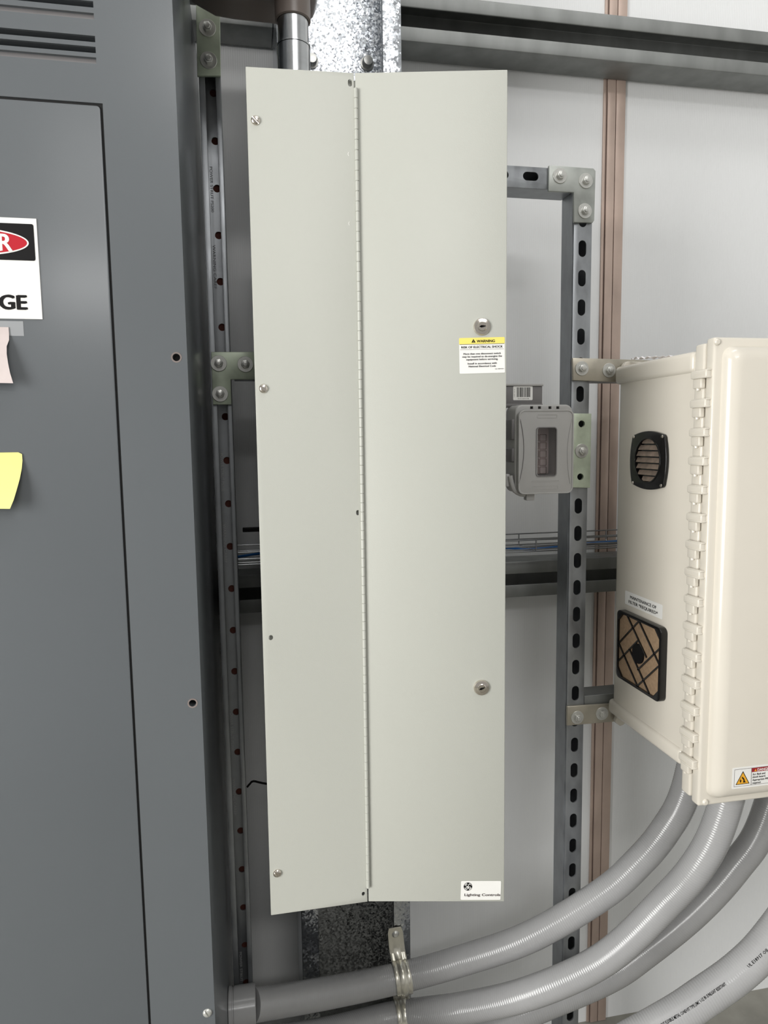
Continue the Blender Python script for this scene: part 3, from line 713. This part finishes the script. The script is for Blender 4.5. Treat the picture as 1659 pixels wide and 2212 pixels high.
# grey junction box with barcode
YJ = 1.135
jx = thing('junction_box', 'small grey metal box with white barcode label behind panel edge', 'junction box', (PY(1120, 870, YJ).x, YS, PY(1120, 878, YJ).z))
a, b_ = PY(1040, 834, YJ), PY(1171.5, 878, YJ)
MB().box((a.x, YJ, b_.z), (b_.x, YS-.001, a.z)).build('box', 'outlet_dark', jx, bevel=.0015)
l0, l1 = PY(1040, 828.5, YJ), PY(1173.5, 834.2, YJ)
MB().box((l0.x, YJ-.002, l1.z), (l1.x, YS-.0012, l0.z)).build('lid', 'outlet', jx, bevel=.0012)
l0, l1 = PY(1040, 872.5, YJ), PY(1172, 878.5, YJ)
MB().box((l0.x, YJ-.0012, l1.z), (l1.x, YS-.0014, l0.z)).build('rim', 'outlet_dark', jx, bevel=.0008)
BF = Face(PY(1108.5, 834.5, YJ), PY(1150.5, 834.5, YJ), PY(1108.5, 864.5, YJ), (0, -1, 0))
bl = poly(BF, rrect(BF.w, BF.h, .0015, 4, BF.w/2, BF.h/2), 'barcode_label', 'white', jx, .0001, .0002, True)
mb = MB(); xx = .17; random.seed(3)
while xx < .88:
    w_ = random.choice((.012, .02, .03)); mb.prism([BF.p(x, y, .0003) for x, y in ((xx, .08), (xx+w_, .08), (xx+w_, .78), (xx, .78))], BF.n*.0001); xx += w_+random.choice((.012, .018, .026))
mb.build('barcode', 'ink', bl)
text(BF, '781810894788', .52, .93, .0016, 'ink_grey', bl, h=.0003, align='CENTER', width=BF.w*.6)
text(BF, '5133 GRY', .045, .2, .0014, 'ink_grey', bl, h=.0003, down=True, width=BF.h*.6)

# ------------------------------------------------------------------ cream fibreglass enclosure (right)
EY0, EY1 = .914, 1.155
EX = (PX(1, 1, 1).x*0)+(PY(1516, 900, EY0).x+PY(1494, 1600, EY0).x)/2
ezt = PY(1507, 757, EY0).z; ezb = PY(1480, 1667, EY0).z; EXR = EX+.42
en = thing('fibreglass_enclosure', 'cream fibreglass enclosure box with vents on its side, right of the strut', 'enclosure', ((EX+EXR)/2, EY1, ezb))
def side(px, py, lift=0):
    d = ray(px, py); X = EX-lift; return CAM+d*(X/d.x)
MB().box((EX, EY0+.004, ezb), (EXR, EY1, ezt)).build('body', 'fiber', en, bevel=.014, seg=5)
# raised bands near top and bottom and flange at the mouth
MB().box((EX-.0045, EY0+.02, ezt-.030), (EXR+.0045, EY1+.004, ezt+.002)).build('body_band', 'fiber', en, bevel=.008, seg=4)
MB().box((EX-.0045, EY0+.02, ezb-.002), (EXR+.0045, EY1+.004, ezb+.026)).build('body_band', 'fiber', en, bevel=.008, seg=4)
dzt, dzb = PY(1540, 728, .895).z, PY(1512, 1741, .895).z
MB().box((EX-.0015, EY0-.002, dzb+.006), (EXR+.0015, EY0+.020, dzt-.006)).build('body_flange', 'fiber', en, bevel=.004, seg=3)
DF = .893
dl = (PY(1534.5, 900, DF).x+PY(1514, 1650, DF).x)/2
dr = MB().box((dl, DF, dzb), (EXR+.003, EY0-.0028, dzt)).build('door', 'fiber', en, bevel=.004, seg=3)
pl_ = PY(1560, 1100, DF).x; 
g = .020
def ring(x0, x1, z0, z1, y, r): return [(x, y, z) for x, z in rrect(x1-x0, z1-z0, r, 6, (x0+x1)/2, (z0+z1)/2)]
mb = MB(); xa_, xb_, za_, zb1 = dl+.013, EXR-.010, dzb+.013, dzt-.013
layers = [(0, 0.0, .016), (.0015, .006, .0155), (.006, .0125, .014), (.013, .0165, .012), (.020, .0178, .010)]
rings = [[mb.b.verts.new(p) for p in ring(xa_+i, xb_-i, za_+i, zb1-i, DF-h, max(r, .004))] for i, h, r in layers]
for A_, B_ in zip(rings, rings[1:]):
    for k in range(len(A_)): mb.b.faces.new((A_[k], A_[(k+1) % len(A_)], B_[(k+1) % len(A_)], B_[k]))
mb.b.faces.new(rings[-1]); mb.b.faces.new(rings[0][::-1])
mb.build('door_dome', 'fiber', dr, smooth=True)
for px, py in ((1549.5, 738.5), (1523.5, 1733)):
    MB().lathe([(0, .0028), (.003, .0026), (.0048, .001), (.0052, 0), (0, 0)], PY(px, py, DF), (0, -1, 0), 18).build('corner_screw', 'fiber', dr, smooth=True)
# hinge knuckles
ky = [802.5, 864.8, 927, 988, 1049.5, 1110, 1170, 1228, 1287, 1344.6, 1402, 1459, 1515.5, 1572, 1628]
zk0 = side(1505, ky[0]+0).z; zk1 = side(1483, ky[-1]).z
for i in range(15):
    z = zk0+(zk1-zk0)*i/14
    kn = MB()
    y_ = EY0+.003
    kn.box((EX-.0085, y_-.020, z-.0115), (EX+.001, y_+.016, z-.0002))
    k1 = kn.build('hinge_knuckle', 'fiber', en, bevel=.0022, seg=3)
    kn = MB(); kn.box((EX-.0075, y_-.008, z-.0262), (EX+.001, y_+.012, z-.0112))
    kp = kn.build('hinge_pin', 'fiber', k1, bevel=.0025, seg=3)
    bm = bmesh.new(); bm.from_mesh(kp.data); w = MB(); w.b.free(); w.b = bm; w.cyl(Vector((EX-.004, y_+.003, z-.0285))-WO[kp.name], Vector((EX-.004, y_+.003, z-.025))-WO[kp.name], .0032, 12); bm.to_mesh(kp.data); bm.free()
    kn = MB().box((EX-.0098, y_-.021, z-.0118), (EX+.0005, y_+.010, z-.0092)); kn.build('knuckle_lip', 'fiber', k1, bevel=.0008)
    kn = MB().box((EX-.0070, y_-.021, z-.0014), (EX+.0005, y_+.010, z+.0008)); kn.build('knuckle_lip', 'fiber', k1, bevel=.0008)
# fan grille
def sface(tl, tr_, bl_, lift=0):
    a, b_, c_ = side(*tl, lift), side(*tr_, lift), side(*bl_, lift); zc = c_.z
    return Face(a, (a.x, b_.y, a.z), (a.x, a.y, zc), (-1, 0, 0))
gy0, gy1 = side(1362, 1000, .004).y, side(1441, 1000, .004).y
gz1, gz0 = side(1400, 932, .004).z, side(1400, 1057, .004).z
gcy, gcz = (gy0+gy1)/2, (gz0+gz1)/2; gw, gh = gy0-gy1, gz1-gz0
fan = MB(); o_ = rrect(gw*.90, gh*.90, .008, 5, 0, 0, bulge=gw*.05)
fan.prism([(EX-.006, gcy+y, gcz+z) for y, z in o_], (.0062, 0, 0))
fg = fan.build('fan_grille', 'black', en, bevel=.0018, seg=3)
cr_ = min(gw, gh)*.375; sc = 1.0
c = MB().prism([(EX-.02, gcy+cr_*math.cos(a), gcz+cr_*1.0*math.sin(a)) for a in [k*math.pi/20 for k in range(40)]], (.0185, 0, 0)); cut(fg, c)
for k in range(7):
    zz = gcz+(k-3)*cr_*.29; hw = math.sqrt(max(0, cr_**2-(zz-gcz)**2))*.97
    if hw < .004: continue
    MB().prism([(EX-.0055, gcy-hw, zz-.003), (EX-.0045, gcy-hw, zz-.0035), (EX-.0010, gcy-hw, zz+.004), (EX-.0020, gcy-hw, zz+.0045)], (0, 2*hw, 0)).build('louver', 'dusty', fg)
MB().frame([(EX-.0068, gcy+cr_*1.08*math.cos(a), gcz+cr_*1.08*math.sin(a)) for a in [k*math.pi/20 for k in range(40)]],
           [(EX-.0068, gcy+cr_*math.cos(a), gcz+cr_*math.sin(a)) for a in [k*math.pi/20 for k in range(40)]], (.003, 0, 0)).build('grille_ring', 'black', fg, bevel=.0004)
for sy in (-1, 1):
    for sz in (-1, 1):
        MB().lathe([(0, .0016), (.002, .0012), (.0027, 0), (0, 0)], (EX-.006, gcy+sy*gw*.39, gcz+sz*gh*.41), (-1, 0, 0), 12).build('screw', 'chrome', fg, smooth=True)
# filter
FL_ = .012
fy0, fy1 = side(1331, 1390, FL_).y, side(1426, 1440, FL_).y
fz1 = (side(1331, 1314, FL_).z+side(1426, 1358, FL_).z)/2; fz0 = (side(1333, 1463, FL_).z+side(1426, 1520, FL_).z)/2
fcy, fcz, fw_, fh = (fy0+fy1)/2, (fz0+fz1)/2, fy0-fy1, fz1-fz0
ff = MB().prism([(EX-FL_, fcy+y, fcz+z) for y, z in rrect(fw_, fh, .010, 5)], (FL_+.0005, 0, 0)).build('filter_frame', 'black', en, bevel=.0012)
iw, ih = fw_-.010, fh-.010
c = MB().prism([(EX-.03, fcy+y, fcz+z) for y, z in [(-iw/2, -ih/2+.014), (-iw/2+.014, -ih/2), (iw/2-.014, -ih/2), (iw/2, -ih/2+.014), (iw/2, ih/2-.014), (iw/2-.014, ih/2), (-iw/2+.014, ih/2), (-iw/2, ih/2-.014)]], (.03-.004, 0, 0)); cut(ff, c)
MB().box((EX-.0085, fcy-iw/2, fcz-ih/2), (EX-.003, fcy+iw/2, fcz+ih/2)).build('filter_pad', 'filter', ff)
bars = MB()
def bar(y0, z0, y1, z1, w=.0026):
    a, b_ = Vector((0, y0*iw/2, z0*ih/2)), Vector((0, y1*iw/2, z1*ih/2)); d = (b_-a).normalized(); e = Vector((1, 0, 0)).cross(d)*w/2
    o = Vector((EX-FL_+.0012, fcy, fcz)); bars.prism([o+a+e, o+b_+e, o+b_-e, o+a-e], (.003, 0, 0))
def uv(u0, v0, u1, v1): bar(1-2*u0, 1-2*v0, 1-2*u1, 1-2*v1)
for q in ((.5, 0, 1, .5), (.21, 0, .70, .49), (.28, .5, .78, 1), (0, .5, .5, 1), (0, .5, .5, 0), (0, .79, .5, .29), (.5, .75, 1, .25), (.5, 1, 1, .5)): uv(*q)
bars.build('filter_bars', 'black', ff)
MB().prism([(EX-FL_+.0008, fcy+.017*math.cos(a), fcz+.017*math.sin(a)) for a in [k*math.pi/16 for k in range(32)]], (.003, 0, 0)).build('filter_hub', 'ink', ff)
# maintenance label
LF = sface((1351, 1275), (1432, 1303), (1352, 1304.5), 0)
ml = poly(LF, rrect(LF.w, LF.h, .002, 4, LF.w/2, LF.h/2), 'maintenance_label', 'white', en, .0002, .0002, True)
text(LF, 'MAINTENANCE OF', .50, .45, .0055, 'ink', ml, h=.0005, bold=.01, align='CENTER', width=LF.w*.70)
text(LF, 'FILTER *REQUIRED*', .50, .82, .0055, 'ink', ml, h=.0005, bold=.01, align='CENTER', width=LF.w*.78)
# danger label on the dome
DY = DF-.0178
a_, b_, c_ = PY(1582, 1659, DY), PY(1659, 1650, DY), PY(1581, 1704.7, DY)
LW = (b_.x-a_.x)*2.0
DFc = Face(a_, a_+Vector((LW, 0, 0)), a_+Vector((0, 0, c_.z-a_.z)), (0, -1, 0))
dlb = poly(DFc, rrect(DFc.w, DFc.h, .002, 4, DFc.w/2, DFc.h/2), 'danger_label', 'white', dr, .0001, .0002, True)
k = 77*2.0
X = lambda px: (px-1582)/k
def dp(pts, nm, m, h): return poly(DFc, [(X(x), y) for x, y in pts], nm, m, dlb, h, .0001)
MB().frame([DFc.p(x, y, .0003) for x, y in ((.03, .09), (.97, .09), (.97, .91), (.03, .91))], [DFc.p(x, y, .0003) for x, y in ((.034, .105), (.966, .105), (.966, .895), (.034, .895))], DFc.n*.0001).build('label_border', 'ink_grey', dlb)
dp([(1623, .105), (1624, .105), (1624, .895), (1623, .895)], 'label_line', 'ink_grey', .0003)
poly(DFc, [(X(1624), .11), (.966, .11), (.966, .30), (X(1624), .30)], 'label_header', 'darkred', dlb, .0003, .0001)
dp([(1590, .82), (1605, .20), (1620, .82)], 'hazard_triangle', 'ink', .0003)
dp([(1592.2, .79), (1605, .27), (1617.8, .79)], 'hazard_triangle_fill', 'amber', .0004)
dp([(1602.5, .45), (1605, .48), (1608, .56), (1610, .70), (1612.5, .74), (1606, .745), (1606.5, .62), (1603.5, .54)], 'hazard_figure', 'ink', .0005)
dp([(1601, .52), (1600, .62), (1602.5, .62), (1600.5, .75), (1598.5, .66), (1599.5, .64), (1598, .63)], 'hazard_bolt', 'ink', .0005)
text(DFc, 'DANGER', X(1636), .27, .0042, 'white', dlb, h=.0005, bold=.015)
dp([(1629.5, .27), (1632, .16), (1634.5, .27)], 'header_triangle', 'amber', .0004)
for y, s in ((.45, 'Arc flash and'), (.58, 'shock hazard.'), (.72, 'Appropriate PPE'), (.86, 'required.')):
    text(DFc, s, X(1626), y, .0030, 'ink', dlb, h=.0003, bold=.01)
# mounting foot
fp = [(1346, 806), (1346.5, 790), (1352, 782), (1357, 780.5), (1397, 782), (1397, 806)]
MB().prism([PY(x, y, 1.160) for x, y in [(1345, 830)]+fp[1:5]+[(1399, 830)]], (0, .010, 0)).build('mounting_foot', 'fiber', en, bevel=.0015)
fp2 = [(1330, 1558), (1333, 1564), (1341, 1569), (1347, 1566), (1375, 1540), (1340, 1530)]
MB().prism([PY(x, y, 1.160) for x, y in fp2], (0, .010, 0)).build('mounting_foot', 'fiber', en, bevel=.0015)
# crumpled scrap on top
v = []; random.seed(5); n1, n2 = 13, 6
c0, c1 = Vector((PX(1, 1, 1).x*0+EX+.010, 1.150, ezt+.004)), Vector((EX+.075, 1.03, ezt+.004))
pa, pb = PY(1374, 776, 1.14), PY(1455, 776, 1.11); pa.z = pb.z = ezt+.0165
for i in range(n1):
    for j in range(n2):
        t_ = i/(n1-1); p = pa.lerp(pb, t_); 
        v.append((p.x+random.uniform(-.001, .001), p.y+j*.005-.006, p.z-.0045+.0045*abs(math.sin(i*1.7+j))+random.uniform(0, .002)*(1 if j else .6)))
NN = len(v); v += [(x, y, z-.0004) for x, y, z in v]; f = []
for i in range(n1-1):
    for j in range(n2-1):
        a = i*n2+j; f += [(a, a+1, a+n2+1, a+n2), (NN+a, NN+a+n2, NN+a+n2+1, NN+a+1)]
rim = list(range(n2))+[i*n2+n2-1 for i in range(1, n1)]+[(n1-1)*n2+j for j in range(n2-2, -1, -1)]+[i*n2 for i in range(n1-2, 0, -1)]
for a, b_ in zip(rim, rim[1:]+rim[:1]): f.append((a, b_, NN+b_, NN+a))
tag(MB().add(v, f).build('plastic_scrap', 'plastic_scrap', origin=tuple(pa)), 'crumpled white film scrap lying behind top of the cream enclosure', 'plastic scrap')

# ------------------------------------------------------------------ flexible conduits
def flex(label, pts, r, connector=False, print_=False):
    P = [PY(*p) if len(p) == 3 else Vector(p[:3]) for p in pts]
    path = resample(catmull(P, .004), .00105)
    ph = [(.0, .25, .6, 1)[i % 4] for i in range(len(path))]
    t_ = thing('flexible_conduit', label, 'conduit', P[0], 'grey flexible conduits below the enclosure')
    MB().tube(path, lambda i: r+.0002*(1-abs((i % 4)-1.5)/1.5*1.6), 28).build('hose', 'conduit', t_, smooth=True)
    return t_, path
RC = .0262
sideX = X1
c1p = [(549, 2171, 1.13), (700, 2146, 1.175), (855, 2114, 1.209), (1000, 2074, 1.185), (1150, 2021, 1.145), (1303, 1930, 1.12), (1380, 1862, 1.11), (1436, 1795, 1.105), (1480, 1712, 1.10), (1, 1, 1)]
# end points inside the enclosure bottom
def encl_pt(px, Y): 
    d = ray(px, 1650); x = CAM.x+d.x*Y/d.y; return (x, Y, ezb-.0005, 0)
t1, _ = flex('uppermost grey flexible conduit, clamped to column and bending up to the cream enclosure', c1p[:-1]+[encl_pt(1513, 1.10)], RC)
c2p = [(548, 2258, 1.13), (700, 2234, 1.175), (856, 2196, 1.209), (1000, 2178, 1.15), (1150, 2143, 1.085), (1310, 2068, 1.045), (1444, 1942, 1.01), (1512, 1862, .985), (1556, 1772, .975)]
t2, _ = flex('second grey flexible conduit from the top, crossing in front of the lower one', c2p+[encl_pt(1598, .972)], RC)
c3p = [(548, 2360, 1.13), (700, 2330, 1.165), (860, 2285, 1.185), (1000, 2243, 1.165), (1150, 2181, 1.148), (1310, 2113, 1.148), (1395, 2056, 1.13), (1503, 1967, 1.10), (1589, 1872, 1.08), (1650, 1775, 1.07)]
t3, _ = flex('dull grey flexible conduit tucked behind and under its brighter neighbour', c3p+[encl_pt(1708, 1.065)], RC)
c4p = [(560, 2560, .95), (800, 2520, .92), (1050, 2420, .90), (1250, 2310, .88), (1441, 2205, .87), (1518, 2155, .868), (1595, 2100, .866), (1659, 2036, .866), (1730, 1930, .88), (1775, 1800, .93)]
t4, path4 = flex('lowest grey flexible conduit with printed lettering, nearest lower right corner', c4p+[encl_pt(1790, .96)], RC)
# start fittings on the cabinet side
for tt, pts, lab in ((t1, c1p, 1), (t2, c2p, 0), (t3, c3p, 0)):
    p = PY(*pts[0]); ax = Vector((1, 0, 0)); xs_ = sideX+.0005
    L = p.x-xs_
    prof_ = [(0, 0), (RC+.0065, 0), (RC+.0075, .001), (RC+.0075, .006), (RC+.0055, .0066), (RC+.0055, .009), (RC+.0068, .0095), (RC+.0068, max(L+.002, .02)), (RC+.0052, max(L+.003, .021)), (0, max(L+.003, .021))]
    MB().lathe(prof_, (xs_, p.y, p.z), ax, 40).build('connector', 'conduit', tt, smooth=True)
# the first stretch of each hose must reach its connector (short straight sleeve)
for tt, pts in ((t1, c1p), (t2, c2p), (t3, c3p)):
    p = PY(*pts[0]); MB().cyl((sideX+.01, p.y, p.z), (p.x+.002, p.y, p.z), RC, 28).build('sleeve', 'conduit', tt, smooth=True)
# printing on the lowest conduit: follows the upper flank of the hose
def hose_text(path, s, i0, length, ang, parent, r, size):
    """letters wrapped on the hose, ang: position round the hose from straight-up towards the room"""
    cum = [0]
    for a, b_ in zip(path, path[1:]): cum.append(cum[-1]+(b_-a).length)
    cu = bpy.data.curves.new('t', 'FONT'); cu.body = s; cu.size = 1; cu.resolution_u = 1; cu.offset = .01
    t = bpy.data.objects.new('t', cu); COL.objects.link(t); bpy.context.view_layer.update()
    me = bpy.data.meshes.new_from_object(t.evaluated_get(bpy.context.evaluated_depsgraph_get()))
    bm = bmesh.new(); bm.from_mesh(me); bpy.data.objects.remove(t)
    w = max(v.co.x for v in bm.verts); sy = size/.73; base = cum[i0]
    import bisect
    for v in bm.verts:
        q = base+v.co.x/w*length; i = min(len(path)-2, max(1, bisect.bisect(cum, q)-1)); f_ = (q-cum[i])/(cum[i+1]-cum[i])
        p = path[i].lerp(path[i+1], f_); tg = (path[i+1]-path[i-1]).normalized()
        upv = Vector((0, 0, 1)); upv = (upv-tg*upv.dot(tg)).normalized(); fr = Vector((0, -1, 0)); fr = (fr-tg*fr.dot(tg)-upv*fr.dot(upv)).normalized()
        a = ang-v.co.y*sy/r; v.co = p+(upv*math.cos(a)+fr*math.sin(a))*(r+.0005)
    mb = MB(); mb.b.free(); mb.b = bm
    g = bmesh.ops.solidify(bm, geom=list(bm.faces), thickness=.0001)
    return mb.build('printed_lettering', 'ink', parent)
def nearest(path, px, py, Y):
    q = PY(px, py, Y); return min(range(len(path)), key=lambda i: (path[i]-q).length)
i0, i1 = nearest(path4, 1405, 2225, .87), nearest(path4, 1560, 2125, .87)
hose_text(path4, 'LIQUID TIGHT FLEXIBLE METAL CONDUIT TYPE LFMC 1-1/2 IN SUNLIGHT RESISTANT', i0, (i1-i0)*.00105, R(48), t4, RC, .0042)
i0, i1 = nearest(path4, 1612, 2088, .87), nearest(path4, 1680, 2010, .87)
hose_text(path4, 'UL E18917 OIL RESISTANT', i0, (i1-i0)*.00105, R(50), t4, RC, .0042)

# ------------------------------------------------------------------ conduit clamps on the column
def clamp(label, px, py, Yc, earpx, tilt):
    c_ = PY(px, py, Yc); t_ = thing('conduit_clamp', label, 'clamp', (c_.x, YCOL, c_.z))
    r = RC+.0008; prof = []
    zt_ = PY(earpx[0], earpx[1], YCOL).z
    hw = .0155
    z_ear = zt_
    path = [(YCOL-.0012, z_ear), (YCOL-.0012, z_ear-.010), (YCOL-.0014, c_.z+r+.016), (YCOL-.005, c_.z+r+.004)]
    a0 = math.acos(max(-1, min(1, 0)))
    for k in range(15):
        a = R(62)+R(206)*k/14       # from upper back over the room side to the underside
        path.append((Yc+r*math.cos(a), c_.z+r*math.sin(a)))
    K = 13; v, f = [], []
    for i, (y, z) in enumerate(path):
        a, b_ = path[max(i-1, 0)], path[min(i+1, len(path)-1)]; d = Vector((0, b_[0]-a[0], b_[1]-a[1])).normalized(); nrm = Vector((1, 0, 0)).cross(d)
        if nrm.y > 0 and i < 4: nrm = -nrm
        if i >= 4: nrm = Vector((0, y-Yc, z-c_.z)).normalized()
        for k in range(K):
            s = k/(K-1)*2-1; rib = .0028*(max(0, math.cos(s*math.pi*1.0)) if abs(s) < .5 else 0)+.0016*max(0, 1-abs(abs(s)-.75)*6)
            rib *= 1 if i > 2 else (.4 if i == 2 else 0)
            w = hw*(.78 if i == 0 else (.95 if i == 1 else 1))
            v.append(Vector((c_.x+s*w+(z-c_.z)*tilt, y, z))+nrm*(rib+.0004))
    NN = len(v); off = []
    for i, (y, z) in enumerate(path):
        a, b_ = path[max(i-1, 0)], path[min(i+1, len(path)-1)]; d = Vector((0, b_[0]-a[0], b_[1]-a[1])).normalized(); nrm = Vector((1, 0, 0)).cross(d)
        if i < 4 and nrm.y > 0: nrm = -nrm
        if i >= 4: nrm = Vector((0, y-Yc, z-c_.z)).normalized()
        for k in range(K): off.append(v[i*K+k]+nrm*.0012)
    v += off; n = len(path)
    for i in range(n-1):
        for k in range(K-1):
            a = i*K+k; f += [(a, a+1, a+K+1, a+K), (NN+a, NN+a+K, NN+a+K+1, NN+a+1)]
    rim = list(range(K))+[i*K+K-1 for i in range(1, n)]+[(n-1)*K+k for k in range(K-2, -1, -1)]+[i*K for i in range(n-2, 0, -1)]
    for a, b_ in zip(rim, rim[1:]+rim[:1]): f.append((a, b_, NN+b_, NN+a))
    MB().add(v, f).build('strap', 'clamp', t_, smooth=True)
    p = Vector((c_.x+(z_ear-.014-c_.z)*tilt, YCOL-.003, z_ear-.014))
    MB().lathe([(0, .003), (.004, .0028), (.0062, .001), (.0072, 0), (.0072, -.001), (0, -.001)], p, (0, -1, 0), 18).build('screw', 'bolt', t_, smooth=True)
clamp('ribbed zinc one-hole clamp with visible screw, holding the uppermost conduit', 868, 2111, 1.209, (865, 2000), -.08)
clamp('ribbed zinc clamp cut by bottom of view, holding the second conduit', 872, 2193, 1.209, (868, 2146), -.05)

# ------------------------------------------------------------------ wire basket tray and cable
YF_, YR_ = 1.285, 1.375
zb_ft, zb_bt = PY(1158, 1166.5, YF_).z, PY(1134, 1152, YR_).z
zt3 = (zb_ft+zb_bt)/2; zb3 = PY(1158, 1190.5, YF_).z
wr = .0014; sp = .10; xref = PY(1158, 1177, YF_).x
for wx0, wx1, w_ in ((X1+.006, CL-.003, 'in the dark gap left of the pale panel'), (CR+.003, 1.9, 'right of the pale panel')):
    tray = thing('wire_basket_tray', 'thin wire basket cable tray ' + w_, 'cable tray', ((wx0+wx1)/2, YR_, zb3), 'wire basket trays on the wall')
    for y, z in ((YF_, zt3), (YR_, zt3), (YF_, (zt3*.45+zb3*.55)), (YR_, (zt3+zb3)/2), (YF_, zb3), (YR_, zb3), ((YF_+YR_)/2, zb3), (YF_+.022, zb3), (YR_-.022, zb3)):
        MB().cyl((wx0, y, z), (wx1, y, z), wr, 8).build('long_wire', 'wire', tray, smooth=True)
    for k in range(-20, 20):
        x = xref+k*sp
        if wx0 < x < wx1: MB().tube([(x, YF_, zt3), (x, YF_, zb3+.003), (x, YF_+.003, zb3), (x, YR_-.003, zb3), (x, YR_, zb3+.003), (x, YR_, zt3)], wr, 8).build('cross_wire', 'wire', tray, smooth=True)
cb = MB().tube(catmull([(X1+.01, 1.32, zb3+.006), (CL-.04, 1.29, zb3+.02), (CL, YCOL-.006, zb3+.03), (CR, YCOL-.006, zb3+.03), (CR+.05, 1.29, zb3+.02), (PY(1100, 1184, 1.31).x, 1.31, PY(1100, 1184, 1.31).z), (PY(1155, 1187, 1.31).x, 1.315, PY(1155, 1187, 1.31).z), (.75, 1.33, zb3+.005), (1.2, 1.33, zb3+.005), (1.85, 1.33, zb3+.005)], .01), .0024, 10).build('network_cable', 'blue', smooth=True)
tag(cb, 'thin blue cable lying in the wire basket tray', 'cable')
# black strap and small wire left of the panel
a, b_ = PY(524, 1138.5, 1.255), PY(600, 1142, 1.255)
tag(MB().box((a.x, 1.245, PY(560, 1148.5, 1.245).z), (b_.x, 1.262, PY(560, 1140.5, 1.245).z)).build('flat_strap', 'ink', bevel=.001), 'short black horizontal strap in the gap left of the pale panel', 'strap')
tag(MB().tube(catmull([PY(534, 1700, 1.23), PY(541, 1692, 1.228), PY(548, 1687.5, 1.225), PY(575, 1693, 1.225), PY(640, 1700, 1.225)], .004), .0019, 8).build('cable_tie', 'ink', smooth=True), 'thin black wire end poking from behind panel near its lower left edge', 'wire')
